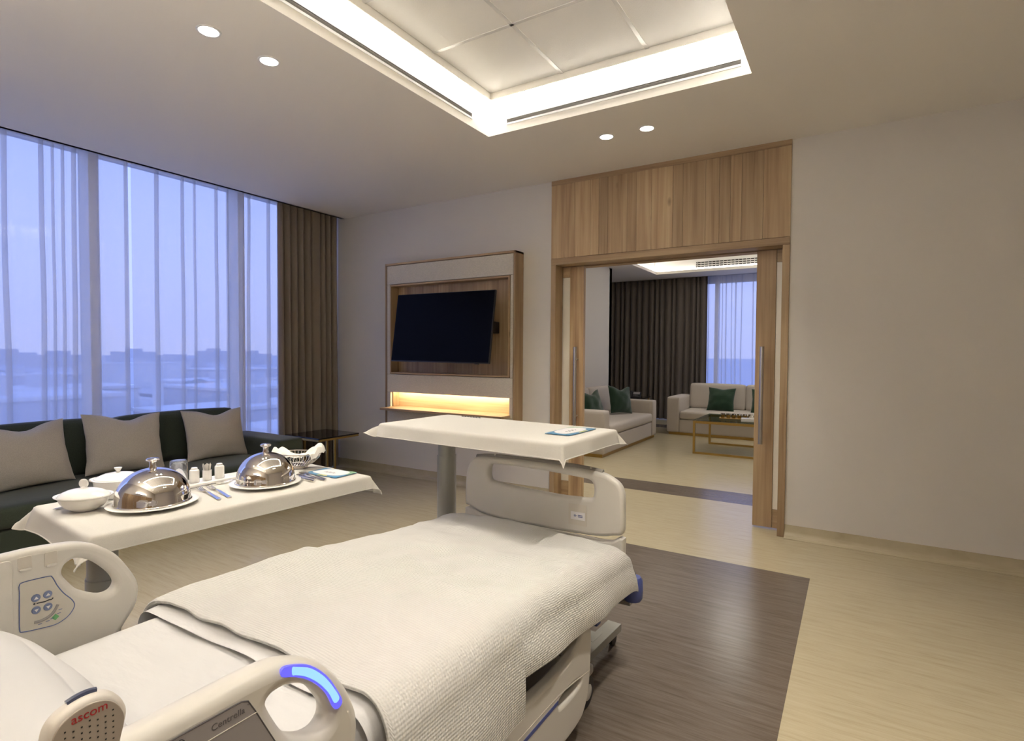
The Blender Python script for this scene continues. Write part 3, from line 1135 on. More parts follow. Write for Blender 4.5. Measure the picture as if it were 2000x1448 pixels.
def sofa(root, W, D, seat, armz, backz, armw, m, nb, plinth, back_t=0.2, puff=0.012):
    """local space: width on x, front at y=0 facing -y, back at y=D"""
    obj('plinth', B().box(-W / 2 + 0.03, W / 2 - 0.03, 0.03, D - 0.03, 0, 0.045), plinth, root, local=True, smooth=False)
    obj('base', B().add(rbox(-W / 2 + armw, W / 2 - armw, 0.012, D - 0.04, 0.045, seat - 0.155, 0.015)), m, root, local=True)
    for s in (-1, 1):
        x0, x1 = sorted((s * (W / 2 - armw), s * W / 2))
        obj('arm', B().add(rbox(x0, x1, 0, D, 0.045, armz, 0.028, 0.006)), m, root, local=True)
    obj('back_frame', B().add(rbox(-W / 2 + armw, W / 2 - armw, D - 0.1, D, 0.045, backz - 0.12, 0.03)), m, root, local=True)
    obj('seat_cushion', B().add(rbox(-W / 2 + armw + 0.004, W / 2 - armw - 0.004, -0.006, D - 0.1, seat - 0.15, seat, 0.045, puff)), m, root, local=True)
    n = nb
    cw = (W - 2 * armw) / n
    for k in range(n):
        x0 = -W / 2 + armw + k * cw
        t = B().add(rbox(x0 + 0.004, x0 + cw - 0.004, -back_t / 2, back_t / 2, 0, backz - seat + 0.01, 0.045, puff * 1.3, k * 3.0),
                    Matrix.Translation((0, D - 0.17, seat - 0.008)) @ Matrix.Rotation(math.radians(-7), 4, 'X'))
        obj('back_cushion', t, m, root, local=True)


def cushion_mesh(a, c, th, dip=0.05, seed=0.0, nseg=22):
    """square cushion, local: width x, height z, thickness y; pinched corners"""
    bm = bmesh.new()
    for s in (-1, 1):
        V = []
        for j in range(nseg + 1):
            row = []
            for i in range(nseg + 1):
                u_, v_ = math.sin((2 * i / nseg - 1) * PI / 2), math.sin((2 * j / nseg - 1) * PI / 2)
                x = a * u_ * (1 - 0.075 * (1 - v_ * v_))
                z = c * v_ * (1 - 0.06 * (1 - u_ * u_))
                t_ = th * (max(0, (1 - u_ * u_)) ** 0.55) * (max(0, (1 - v_ * v_)) ** 0.55)
                if v_ > 0:
                    z -= dip * math.exp(-((u_ - 0.08) / 0.42) ** 2) * v_ ** 2
                wr = 0.016 * nz(u_ * 2.2 + seed, v_ * 2.2, seed) + 0.006 * nz(u_ * 6 + v_ * 6 * s, v_ * 3, seed + 2)
                wr += 0.007 * nz(u_ * 1.5 + seed, v_ * 9, seed + 7) * abs(u_) ** 1.5 + 0.005 * nz(u_ * 8, v_ * 1.5 + seed, 3.0) * max(0, -v_)
                edge = (1 - u_ ** 8) * (1 - v_ ** 8)
                y = s * (t_ + wr * edge)
                x += 0.012 * nz(u_ * 3, v_ * 3 + seed, 5.0) * (1 - abs(u_) * 0.6)
                row.append(bm.verts.new((x, y, z)))
            V.append(row)
        for j in range(nseg):
            for i in range(nseg):
                f = (V[j][i], V[j][i + 1], V[j + 1][i + 1], V[j + 1][i])
                bm.faces.new(f if s < 0 else tuple(reversed(f)))
    bmesh.ops.remove_doubles(bm, verts=bm.verts, dist=0.0008)
    return bm


def cushion(name, loc, facing, lean, rollz, size, m, label, cat, group, seed, th=0.10, dip=0.05):
    """base centre at loc; facing = direction (angle about z) its front looks to, lean back in degrees"""
    b = B().add(cushion_mesh(size[0] / 2, size[1] / 2, th, dip, seed), Matrix.Rotation(math.radians(rollz), 4, 'Y'))
    bm = b.bm
    rotm = Matrix.Rotation(math.radians(facing) + PI / 2, 4, 'Z') @ Matrix.Rotation(math.radians(-lean), 4, 'X')
    for v in bm.verts:
        v.co = rotm @ v.co
    zmin = min(v.co.z for v in bm.verts)
    for v in bm.verts:
        v.co += Vector((loc[0], loc[1], loc[2] - zmin))
    o = obj(name, b, m)
    tag(o, label, cat, group)
    return o


gs = empty('green_sofa', (-4.47, 2.17, 0), PI / 2, 'dark green fabric sofa under the window', 'sofa')
sofa(gs, 2.56, 0.91, 0.45, 0.61, 0.875, 0.265, M_GREEN, 2, M_GOLD, 0.2, 0.010)
GP = 'grey cushions on the green sofa'
cushion('cushion', (-4.98, 1.50, 0.447), 4, 17, -2, (0.56, 0.47), M_GREY, 'grey cushion cut by the left edge of the picture', 'cushion', GP, 1.0)
cushion('cushion', (-4.98, 2.14, 0.447), -2, 17, 3, (0.56, 0.48), M_GREY, 'middle grey cushion on the green sofa', 'cushion', GP, 5.0)
cushion('cushion', (-4.99, 2.89, 0.447), 0, 16, 1, (0.56, 0.46), M_GREY, 'grey cushion next to the right arm of the green sofa', 'cushion', GP, 9.0)

# black glass side table in the corner
t = empty('side_table', (-5.12, 4.21, 0), 0, 'black glass side table with brass frame in the corner', 'table')
tx0, tx1, ty0, ty1 = -5.42, -4.85, 3.93, 4.50
obj('glass_top', B().box(tx0, tx1, ty0, ty1, 0.485, 0.5, 0.002, 1), M_BGLASS, t)
for a in ((tx0 + 0.004, tx1 - 0.004, ty0 + 0.004, ty0 + 0.022), (tx0 + 0.004, tx1 - 0.004, ty1 - 0.022, ty1 - 0.004), (tx0 + 0.004, tx0 + 0.022, ty0 + 0.022, ty1 - 0.022), (tx1 - 0.022, tx1 - 0.004, ty0 + 0.022, ty1 - 0.022)):
    obj('frame_rail', B().box(*a, 0.462, 0.4845, 0.001, 1), M_GOLD, t)
for x in (tx0 + 0.03, tx1 - 0.03):
    for y in (4.065, 4.17):
        obj('leg', B().box(x - 0.01, x + 0.01, y - 0.011, y + 0.011, 0, 0.462, 0.001, 1), M_GOLD, t)
obj('foot_rail', B().box(tx0 + 0.02, tx1 - 0.02, 4.054, 4.181, 0, 0.016, 0.001, 1), M_GOLD, t)

# ------------------------------------------------------------------ living room furniture
s1 = empty('cream_sofa', (-1.65, 9.89, 0), 0, 'cream sofa facing the door, behind the coffee table', 'sofa', 'cream living room sofas')
sofa(s1, 2.4, 0.95, 0.43, 0.67, 0.885, 0.22, M_CREAM, 2, M_GOLD, 0.2, 0.008)
s2 = empty('cream_sofa', (-2.89, 8.24, 0), PI / 2, 'cream sofa along the left wall of the living room', 'sofa', 'cream living room sofas')
sofa(s2, 2.36, 0.95, 0.43, 0.64, 0.87, 0.22, M_CREAM, 2, M_GOLD, 0.2, 0.008)
GC = 'green velvet cushions in the living room'
cushion('velvet_cushion', (-2.0, 10.28, 0.43), -90, 20, 1, (0.46, 0.43), M_VELVET, 'green velvet cushion at the seam of the far cream sofa', 'cushion', GC, 2.0, 0.08, 0.02)
cushion('velvet_cushion', (-1.28, 10.28, 0.43), -92, 20, -2, (0.46, 0.43), M_VELVET, 'green velvet cushion half hidden by the right door leaf', 'cushion', GC, 3.0, 0.08, 0.02)
cushion('velvet_cushion', (-3.38, 7.80, 0.43), -15, 18, -4, (0.46, 0.44), M_VELVET, 'green velvet cushion just right of the left door leaf', 'cushion', GC, 6.0, 0.08, 0.06)
cushion('velvet_cushion', (-3.30, 8.76, 0.43), -25, 14, 4, (0.48, 0.46), M_VELVET, 'green velvet cushion by the far arm of the left cream sofa', 'cushion', GC, 7.0, 0.08, 0.06)

t = empty('coffee_table', (-1.3, 8.66, 0), 0, 'brass-framed glass coffee table between the cream sofas', 'table')
cx0, cx1, cy0, cy1, ct = -1.965, -0.75, 8.14, 9.19, 0.475
for x in (cx0, cx1 - 0.03):
    for y in (cy0, cy1 - 0.03):
        obj('leg', B().box(x, x + 0.03, y, y + 0.03, 0.03, ct - 0.035, 0.001, 1), M_GOLD, t)
for z0, z1 in ((0, 0.03), (ct - 0.035, ct)):
    for y in (cy0, cy1 - 0.03):
        obj('frame_rail', B().box(cx0, cx1, y, y + 0.03, z0, z1, 0.001, 1), M_GOLD, t)
    if z0 > 0:
        for x in (cx0, cx1 - 0.03):
            obj('frame_rail', B().box(x, x + 0.03, cy0 + 0.03, cy1 - 0.03, z0, z1, 0.001, 1), M_GOLD, t)
obj('glass_top', B().box(cx0, cx1, cy0, cy1, ct, ct + 0.01, 0.002, 1), M_TGLASS, t)
zt = ct + 0.011
t = empty('serving_tray', (-1.42, 8.62, zt), 0.15, 'brass tray holding small gold glasses on the coffee table', 'tray')
obj('tray_base', B().box(-0.27, 0.27, -0.085, 0.085, 0, 0.006, 0.002, 1), M_GOLD, t, local=True)
obj('tray_rim', B().tube([(-0.27, -0.085, 0.012), (0.27, -0.085, 0.012), (0.27, 0.085, 0.012), (-0.27, 0.085, 0.012)], 0.005, 8, True), M_GOLD, t, local=True)
c0 = None
for k in range(7):
    p = Matrix.Translation((-1.42, 8.62, zt)) @ Matrix.Rotation(0.15, 4, 'Z') @ Vector((-0.225 + 0.075 * k, 0.0, 0.0062))
    if c0 is None:
        c0 = empty('gold_cup', p, 0, 'small gold-banded glass at the left end of the brass tray', 'glass', 'gold glasses on the tray')
        obj('cup_body', B().lathe([(0, 0), (0.024, 0), (0.03, 0.05), (0.028, 0.05), (0.022, 0.004), (0, 0.004)], n=20), M_GOLD, c0, local=True)
        obj('rim_band', B().lathe([(0.03, 0.05), (0.031, 0.068), (0.029, 0.068), (0.028, 0.05)], n=20), M_CHROME, c0, local=True)
    else:
        c = copy_thing(c0, p)
        tag(c, ('second', 'third', 'fourth', 'fifth', 'sixth', 'seventh')[k - 1] + ' small gold-banded glass from the left on the brass tray')
t = empty('tissue_box', (-1.22, 8.36, zt), 0.1, 'low white tissue box on the coffee table', 'tissue box')
obj('box_body', B().box(-0.13, 0.13, -0.065, 0.065, 0, 0.05, 0.006, 2), M_CHINA, t, local=True)
obj('tissue', grid(9, 7, lambda a, c: (-0.04 + 0.08 * a * (1 - 0.5 * c) + 0.02 * c, 0.012 * math.sin(a * 9) * c, 0.047 + 0.06 * c * (0.6 + 0.4 * math.sin(a * 3)))), M_NAPK, t, local=True)
t = empty('end_table', (-3.62, 10.35, 0), 0, 'dark end table in the corner between the cream sofas', 'table')
obj('tabletop', B().box(-0.25, 0.25, -0.25, 0.25, 0.585, 0.605, 0.002, 1), M_BGLASS, t, local=True)
for x in (-0.22, 0.22):
    for y in (-0.22, 0.22):
        obj('leg', B().box(x - 0.012, x + 0.012, y - 0.012, y + 0.012, 0, 0.585), M_GOLD, t, local=True, smooth=False)
t = empty('desk_phone', (-3.60, 10.32, 0.606), 0.15, 'black desk phone on the corner end table', 'phone')
pm = Matrix.Translation((0, 0.02, 0.02)) @ Matrix.Rotation(math.radians(42), 4, 'X')
obj('phone_base', B().box(-0.11, 0.11, -0.09, 0.09, 0, 0.02, 0.004, 1, pm).box(-0.1, 0.1, -0.06, 0.1, 0, 0.012, 0.002, 1), M_BLACK, t, local=True)
obj('receiver', B().box(-0.105, -0.055, -0.09, 0.09, 0.022, 0.05, 0.01, 2, pm), M_BLACK, t, local=True)
obj('display', B().box(-0.03, 0.095, 0.02, 0.08, 0.02, 0.023, 0, 1, pm), M_PANELG, t, local=True, smooth=False)
for i in range(3):
    for j in range(4):
        obj('key', B().box(-0.02 + i * 0.028, 0.0 + i * 0.028, -0.08 + j * 0.022, -0.066 + j * 0.022, 0.02, 0.024, 0, 1, pm), M_PRINT, t, local=True, smooth=False)

# ------------------------------------------------------------------ hospital bed
BC = -1.32                      # bed centre line
bed = empty('hospital_bed', (BC, 1.25, 0), 0, 'cream plastic hospital bed with raised head rails and blue light bar', 'bed')
FY = 2.40                       # footboard plane
fo = [(-1.762, 0.628), (-1.759, 0.763), (-1.744, 0.822), (-1.715, 0.860), (-1.675, 0.879), (-1.586, 0.885), (-1.408, 0.887), (-1.251, 0.886), (-1.103, 0.882), (-0.986, 0.872), (-0.934, 0.855), (-0.893, 0.826), (-0.876, 0.782), (-0.875, 0.715), (-0.878, 0.61), (-0.93, 0.588), (-1.024, 0.572), (-1.32, 0.565), (-1.62, 0.575), (-1.735, 0.608)]
fh = [(-1.609, 0.81), (-1.600, 0.84), (-1.57, 0.848), (-1.407, 0.85), (-1.25, 0.846), (-1.102, 0.838), (-1.045, 0.832), (-1.026, 0.813), (-1.022, 0.775), (-1.035, 0.748), (-1.10, 0.742), (-1.199, 0.739), (-1.353, 0.743), (-1.489, 0.750), (-1.585, 0.758), (-1.606, 0.775)]
fbd = obj('footboard', panel_mesh([smooth_loop(fo), smooth_loop(fh)], 0.048, 0.018, 'Y', FY, 4), M_BED, bed)
# lower apron of the footboard
lo = [(-1.766, 0.36), (-1.766, 0.595), (-1.74, 0.606), (-1.70, 0.592), (-1.63, 0.566), (-1.32, 0.556), (-1.0, 0.552), (-0.935, 0.560), (-0.895, 0.586), (-0.876, 0.58), (-0.876, 0.36)]
obj('foot_apron', panel_mesh([lo], 0.05, 0.012, 'Y', FY + 0.005, 3), M_BED, bed)
obj('top_tube', B().tube(smooth_line([(-1.70, FY + 0.006, 0.872), (-1.586, FY + 0.006, 0.884), (-1.3, FY + 0.006, 0.887), (-1.1, FY + 0.006, 0.881), (-0.985, FY + 0.006, 0.871)]), 0.0135, 12), M_BEDIN, fbd)
for x, z in ((-1.583, 0.892), (-1.043, 0.880)):
    obj('peg', B().cyl((x, FY, z - 0.008), (x, FY, z + 0.010), 0.006, 10), M_BED, fbd)
obj('label_plate', B().box(-1.146, -1.053, FY - 0.0255, FY - 0.0245, 0.612, 0.712), plain('label_recess', (0.64, 0.595, 0.52), 0.4), fbd, smooth=False)
st = obj('sticker', B().box(-1.134, -1.060, FY - 0.0268, FY - 0.0256, 0.638, 0.675), M_CARD, fbd, smooth=False)
bb = B()
for a in range(4):
    c_, s_ = math.cos(a * PI / 4) * 0.007, math.sin(a * PI / 4) * 0.007
    bb.cyl((-1.112 - c_, FY - 0.0272, 0.657 - s_), (-1.112 + c_, FY - 0.0272, 0.657 + s_), 0.0007, 6)
for z in (0.660, 0.653):
    bb.box(-1.096, -1.073, FY - 0.0273, FY - 0.0268, z - 0.0018, z + 0.0018)
bb.box(-1.105, -1.098, FY - 0.0273, FY - 0.0268, 0.6562, 0.6578)
tag(obj('blue_marks', bb, M_BLUEL, st, smooth=False), kind='stuff')

# headboard (behind the camera side)
obj('headboard', panel_mesh([smooth_loop([(-1.72, 0.5), (-1.74, 0.8), (-1.68, 1.0), (-1.32, 1.03), (-0.96, 1.0), (-0.90, 0.8), (-0.92, 0.5)])], 0.045, 0.015, 'Y', -0.06, 3), M_BED, bed)

# left head rail, inner face towards the mattress
RLX = -1.83
ro = [(-0.02, 0.905), (0.25, 0.905), (0.496, 0.904), (0.558, 0.904), (0.615, 0.899), (0.655, 0.893), (0.688, 0.881), (0.716, 0.864), (0.755, 0.829), (0.786, 0.781), (0.808, 0.735), (0.812, 0.699), (0.803, 0.663), (0.782, 0.63), (0.74, 0.58), (0.66, 0.545), (0.4, 0.53), (0.05, 0.53), (-0.05, 0.56), (-0.07, 0.7), (-0.06, 0.85)]
rh = [(0.625, 0.815), (0.628, 0.834), (0.64, 0.845), (0.657, 0.848), (0.679, 0.839), (0.705, 0.818), (0.733, 0.785), (0.749, 0.756), (0.749, 0.739), (0.738, 0.727), (0.716, 0.726), (0.686, 0.741), (0.658, 0.762), (0.638, 0.790)]
rl = obj('side_rail', panel_mesh([smooth_loop(ro), smooth_loop(rh)], 0.044, 0.016, 'X', RLX, 4), M_BED, bed)
fx = RLX + 0.022
# moulded pads and notches
obj('rail_pad', panel_mesh([rrect(0.02, 0.518, 0.60, 0.890, 0.012)], 0.004, 0.0015, 'X', fx + 0.001, 2), M_BED, rl)
nm = plain('notch_cream', (0.62, 0.575, 0.50), 0.4)
for y0, y1, za, zb_ in ((0.529, 0.558, 0.853, 0.8905), (0.584, 0.612, 0.848, 0.887)):
    obj('notch', panel_mesh([rrect(y0, y1, za, zb_, 0.005)], 0.003, 0.001, 'X', fx + 0.0005, 2), nm, rl)
    obj('notch_ledge', B().box(fx, fx + 0.008, y0 + 0.002, y1 - 0.002, za, za + 0.007, 0.003, 2), M_BED, rl)
po = [(0.531, 0.80), (0.531, 0.818), (0.540, 0.825), (0.590, 0.823), (0.600, 0.817), (0.610, 0.792), (0.624, 0.766), (0.641, 0.743), (0.648, 0.725), (0.641, 0.708), (0.626, 0.695), (0.604, 0.688), (0.57, 0.691), (0.537, 0.6965), (0.530, 0.705), (0.530, 0.75)]
pl = obj('control_plate', panel_mesh([smooth_loop(po, 4)], 0.003, 0.0008, 'X', fx + 0.0005, 1), plain('control_cream', (0.60, 0.565, 0.49), 0.4), rl)
obj('outline', B().tube([(fx + 0.002, p.x, p.y) for p in smooth_loop(po, 4)], 0.0012, 6, True), M_BLUEL, pl)
for y, z, d in ((0.564, 0.775, 1), (0.589, 0.7755, 1), (0.564, 0.743, -1), (0.589, 0.7425, -1)):
    bt = obj('button', B().lathe([(0, 0.003), (0.0085, 0.003), (0.0098, 0.0015), (0.0098, 0)], n=24, mtx=Matrix.Translation((fx + 0.002, y, z)) @ Matrix.Rotation(PI / 2, 4, 'Y')), plain('button_blue', (0.17, 0.21, 0.36), 0.35) if 'button_blue' not in MATS else MATS['button_blue'], pl)
    ar = obj('arrow_print', B().poly([(fx + 0.0052, y - 0.0048, z - 0.003 * d), (fx + 0.0052, y + 0.0048, z - 0.003 * d), (fx + 0.0052, y, z + 0.0048 * d)], 0.0004, (1, 0, 0)), M_CARD, pl, smooth=False)
obj('figure_print', B().tube(smooth_line([(fx + 0.0025, 0.5655, 0.7600), (fx + 0.0025, 0.574, 0.7595), (fx + 0.0025, 0.583, 0.7585), (fx + 0.0025, 0.592, 0.7600), (fx + 0.0025, 0.597, 0.7590), (fx + 0.0025, 0.6005, 0.7625)], 4), 0.0014, 6)
    .lathe([(0, 0.001), (0.0022, 0.001), (0.0022, 0)], n=12, mtx=Matrix.Translation((fx + 0.0022, 0.5605, 0.7605)) @ Matrix.Rotation(PI / 2, 4, 'Y')), M_BLACK, pl)
obj('angle_scale', B().tube(smooth_line([(fx + 0.002, 0.560, 0.7115), (fx + 0.002, 0.574, 0.7105), (fx + 0.002, 0.590, 0.7150), (fx + 0.002, 0.601, 0.7235), (fx + 0.002, 0.611, 0.7400)], 5), 0.0036, 8, flat=1.0), plain('scale_grey', (0.30, 0.285, 0.27), 0.5), pl)
obj('green_mark', B().box(fx + 0.002, fx + 0.0026, 0.599, 0.611, 0.702, 0.7145, mtx=Matrix.Translation((0, 0.605, 0.708)) @ Matrix.Rotation(math.radians(40), 4, 'X') @ Matrix.Translation((0, -0.605, -0.708))), M_GREENP, pl, smooth=False)
bb = B()
for y, z in ((0.572, 0.702), (0.588, 0.7035), (0.616, 0.724), (0.613, 0.715), (0.598, 0.7065)):
    bb.box(fx + 0.002, fx + 0.0026, y - 0.004, y + 0.004, z, z + 0.0015)
tag(obj('tiny_print', bb, M_BLUEL, pl, smooth=False), kind='stuff')

# right head rail, outer face towards the camera
RRX = -0.83
ro2 = [(-0.02, 0.905), (0.2, 0.905), (0.348, 0.905), (0.448, 0.905), (0.515, 0.905), (0.564, 0.902), (0.597, 0.893), (0.630, 0.878), (0.664, 0.854), (0.692, 0.823), (0.718, 0.785), (0.738, 0.742), (0.746, 0.708), (0.744, 0.673), (0.732, 0.63), (0.70, 0.585), (0.64, 0.548), (0.4, 0.53), (0.05, 0.53), (-0.05, 0.56), (-0.07, 0.7), (-0.06, 0.85)]
rh2 = [(0.553, 0.838), (0.557, 0.850), (0.574, 0.853), (0.597, 0.849), (0.623, 0.836), (0.645, 0.816), (0.665, 0.786), (0.675, 0.762), (0.672, 0.743), (0.658, 0.735), (0.636, 0.738), (0.610, 0.751), (0.588, 0.770), (0.570, 0.800)]
rr_ = obj('side_rail', panel_mesh([smooth_loop(ro2), smooth_loop(rh2)], 0.058, 0.024, 'X', RRX, 4), M_BED, bed)
fx = RRX + 0.028
sc_o = [(0.02, 0.872), (0.25, 0.878), (0.42, 0.878), (0.500, 0.877), (0.511, 0.872), (0.523, 0.850), (0.560, 0.775), (0.575, 0.70), (0.56, 0.60), (0.02, 0.60)]
sc_ = obj('control_screen', panel_mesh([sc_o], 0.004, 0.001, 'X', fx + 0.001, 1), M_PANELG, rr_)
obj('screen_edge', B().tube([(fx + 0.0025, p[0], p[1]) for p in sc_o], 0.0012, 6, True), M_PRINT, sc_)
tmx = Matrix.Translation((fx + 0.0033, 0.452, 0.8575)) @ MX
obj('lettering', text_mesh('Centrella', 0.0142, tmx, 0.0002), M_PRINT, sc_, smooth=False)
obj('lettering_mark', text_mesh('TM', 0.0035, Matrix.Translation((fx + 0.0033, 0.5095, 0.866)) @ MX, 0.0002), M_PRINT, sc_, smooth=False)
obj('divider_line', B().box(fx + 0.0028, fx + 0.0036, 0.03, 0.527, 0.8462, 0.8474), M_PRINTW, sc_, smooth=False)
for y, z in ((0.408, 0.866), (0.459, 0.832)):
    ic = obj('icon', panel_mesh([smooth_loop([(y - 0.006, z - 0.012), (y - 0.0055, z), (y, z + 0.006), (y + 0.0055, z), (y + 0.006, z - 0.012)])], 0.0012, 0.0003, 'X', fx + 0.0035, 1), M_PRINTW if y < 0.43 else MATS['button_blue'], sc_)
    obj('icon_outline', B().tube([(fx + 0.004, p.x, p.y) for p in smooth_loop([(y - 0.006, z - 0.012), (y - 0.0055, z), (y, z + 0.006), (y + 0.0055, z), (y + 0.006, z - 0.012)])], 0.0008, 6, True), M_BLACK, sc_)
# light bar set into the rail around the grip
go = [(0.572, 0.880), (0.575, 0.8935), (0.600, 0.887), (0.632, 0.8695), (0.662, 0.839), (0.6835, 0.806), (0.700, 0.770), (0.684, 0.763), (0.665, 0.801), (0.643, 0.830), (0.618, 0.853), (0.595, 0.868)]
gl_ = obj('light_bar', panel_mesh([smooth_loop(go, 4)], 0.006, 0.001, 'X', fx - 0.001, 1), M_GLOW, rr_)
g_out = [(0.592, 0.8885), (0.600, 0.886), (0.632, 0.868), (0.661, 0.838), (0.682, 0.806), (0.694, 0.782)]
g_in = [(0.592, 0.871), (0.600, 0.8665), (0.618, 0.8545), (0.643, 0.8315), (0.6655, 0.802), (0.679, 0.776)]
gi = [tuple(Vector(p).lerp(Vector(q), 0.14)) for p, q in zip(g_out, g_in)] + [tuple(Vector(q).lerp(Vector(p), 0.14)) for p, q in reversed(list(zip(g_out, g_in)))]
obj('light_core', panel_mesh([smooth_loop(gi, 4)], 0.004, 0.001, 'X', fx + 0.0015, 1), M_GLOWC, gl_)

# lowered foot rails
so = [(1.30, 0.366), (1.50, 0.357), (1.612, 0.350), (1.716, 0.355), (1.785, 0.377), (1.82, 0.408), (1.87, 0.420), (1.900, 0.405), (1.911, 0.37), (1.911, 0.314), (1.903, 0.225), (1.890, 0.17), (1.862, 0.118), (1.80, 0.085), (1.6, 0.08), (1.2, 0.08), (1.0, 0.10), (0.95, 0.2), (0.96, 0.33), (1.05, 0.366)]
slot = [(1.642, 0.242), (1.65, 0.254), (1.70, 0.260), (1.76, 0.257), (1.81, 0.243), (1.815, 0.229), (1.76, 0.221), (1.70, 0.222), (1.65, 0.228)]
for X in (-0.842, -1.80):
    sr = obj('foot_rail', panel_mesh([smooth_loop(so), smooth_loop(slot)], 0.044, 0.014, 'X', X, 4), M_BED, bed)
    if X > -1:
        obj('slot_back', B().box(X - 0.018, X - 0.014, 1.63, 1.83, 0.205, 0.275), M_RUB, sr, smooth=False)
        obj('seam', B().tube(smooth_line([(X + 0.021, 1.0, 0.285), (X + 0.021, 1.3, 0.282), (X + 0.021, 1.627, 0.276), (X + 0.021, 1.82, 0.250), (X + 0.0205, 1.895, 0.237)], 6), 0.0022, 6), nm, sr)
        obj('blue_stripe', B().box(X + 0.0215, X + 0.0235, 1.0, 1.632, 0.249, 0.263, 0.0008, 1), M_BLUE, sr)
        obj('round_cap', B().lathe([(0, 0.003), (0.022, 0.003), (0.024, 0)], n=24, mtx=Matrix.Translation((X + 0.021, 1.47, 0.175)) @ Matrix.Rotation(PI / 2, 4, 'Y')), M_BED, sr)

# chassis
obj('deck', B().box(BC - 0.44, BC + 0.44, 0.02, 2.34, 0.42, 0.47, 0.01, 2), M_BEDIN, bed)
obj('under_frame', B().box(BC - 0.40, BC - 0.34, 0.05, 2.3, 0.33, 0.42, 0.008, 1).box(BC + 0.34, BC + 0.40, 0.05, 2.3, 0.33, 0.42, 0.008, 1).box(BC - 0.4, BC + 0.4, 2.22, 2.28, 0.33, 0.42, 0.008, 1).box(BC - 0.4, BC + 0.4, 0.1, 0.16, 0.33, 0.42, 0.008, 1), M_BEDIN, bed)
obj('base_frame', B().box(BC - 0.38, BC - 0.28, 0.2, 2.05, 0.17, 0.25, 0.02, 2).box(BC + 0.28, BC + 0.38, 0.2, 2.05, 0.17, 0.25, 0.02, 2).box(BC - 0.38, BC + 0.38, 1.9, 2.02, 0.17, 0.26, 0.02, 2).box(BC - 0.38, BC + 0.38, 0.2, 0.32, 0.17, 0.26, 0.02, 2), M_BED, bed)
for y in (0.55, 1.6):
    obj('lift_column', B().box(BC - 0.09, BC + 0.09, y - 0.09, y + 0.09, 0.2, 0.42, 0.02, 2), M_BEDIN, bed)
c0 = None
for x in (BC + 0.42, BC - 0.42):
    for y in (2.02, 0.27):
        cr = B().lathe([(0, -0.02), (0.045, -0.02), (0.062, -0.016), (0.066, 0), (0.062, 0.016), (0.045, 0.02), (0, 0.02)], n=28, mtx=Matrix.Translation((x, y, 0.066)) @ Matrix.Rotation(PI / 2, 4, 'Y'))
        cs = obj('caster', cr, M_RUB, bed)
        obj('wheel_cover', B().lathe([(0, -0.023), (0.028, -0.0225), (0.032, -0.0195), (0.032, 0.0195), (0.028, 0.0225), (0, 0.023)], n=24, mtx=Matrix.Translation((x, y, 0.066)) @ Matrix.Rotation(PI / 2, 4, 'Y')), M_BED, cs)
        obj('fork', B().box(x - 0.032, x + 0.032, y - 0.03, y + 0.03, 0.135, 0.175, 0.012, 2), M_BEDIN, cs)
# corner roller bumpers at the foot
for s in (-1, 1):
    x = BC + s * 0.505
    y = 2.345
    bp = obj('bumper', B().lathe([(0, 0.0), (0.036, 0.0), (0.043, 0.012), (0.045, 0.05), (0.043, 0.09), (0.034, 0.104), (0, 0.104)], n=28, loc=(x, y, 0.335)), M_BLUE, bed)
    obj('bumper_cap', B().lathe([(0, 0.0), (0.024, 0.0), (0.024, 0.018), (0.014, 0.024), (0, 0.024)], n=24, loc=(x - s * 0.012, y, 0.437)), M_RUB, bp)
    obj('bumper_arm', B().box(min(x, BC + s * 0.40), max(x, BC + s * 0.40), y - 0.03, y + 0.03, 0.315, 0.336, 0.004, 1), M_BEDIN, bp)
    obj('blue_hook', B().box(BC + s * 0.46 - 0.015, BC + s * 0.46 + 0.015, 2.02, 2.06, 0.34, 0.365, 0.005, 2), M_BLUE, bed)

# ------------------------------------------------------------------ bedding
mt = obj('mattress', B().add(rbox(BC - 0.445, BC + 0.445, -0.02, 2.34, 0.47, 0.648, 0.065, 0.006)), M_SHEET)
for v_ in mt.data.vertices:
    y_ = v_.co.y + mt.location.y
    t_ = max(0.0, min(1.0, (y_ - 1.2) / 1.0))
    v_.co.z -= 0.078 * t_ * t_ * (3 - 2 * t_) * max(0.0, v_.co.z / 0.178)
tag(mt, 'hospital bed mattress in a smooth white fitted sheet', 'mattress')


def ztop(y):
    """height of the blanket top along the bed"""
    t = max(0.0, min(1.0, (y - 1.25) / 1.0))
    return 0.676 - 0.072 * t * t * (3 - 2 * t)


A0, RAD = 0.418, 0.085


def across(s, zt_, hang):
    """s: signed distance along the cloth from the bed centre -> (x offset, z)"""
    a = abs(s)
    sg = 1 if s >= 0 else -1
    if a <= A0:
        crown = 0.010 * math.cos(PI / 2 * a / A0)
        return sg * a, zt_ - 0.006 + crown
    a -= A0
    if a <= RAD * PI / 2:
        th = a / RAD
        return sg * (A0 + RAD * math.sin(th)), zt_ - 0.006 - RAD * (1 - math.cos(th))
    a -= RAD * PI / 2
    return sg * (A0 + RAD + 0.02 * math.sin(min(1, a / max(hang, 1e-3)) * PI * 0.6)), zt_ - 0.006 - RAD - a


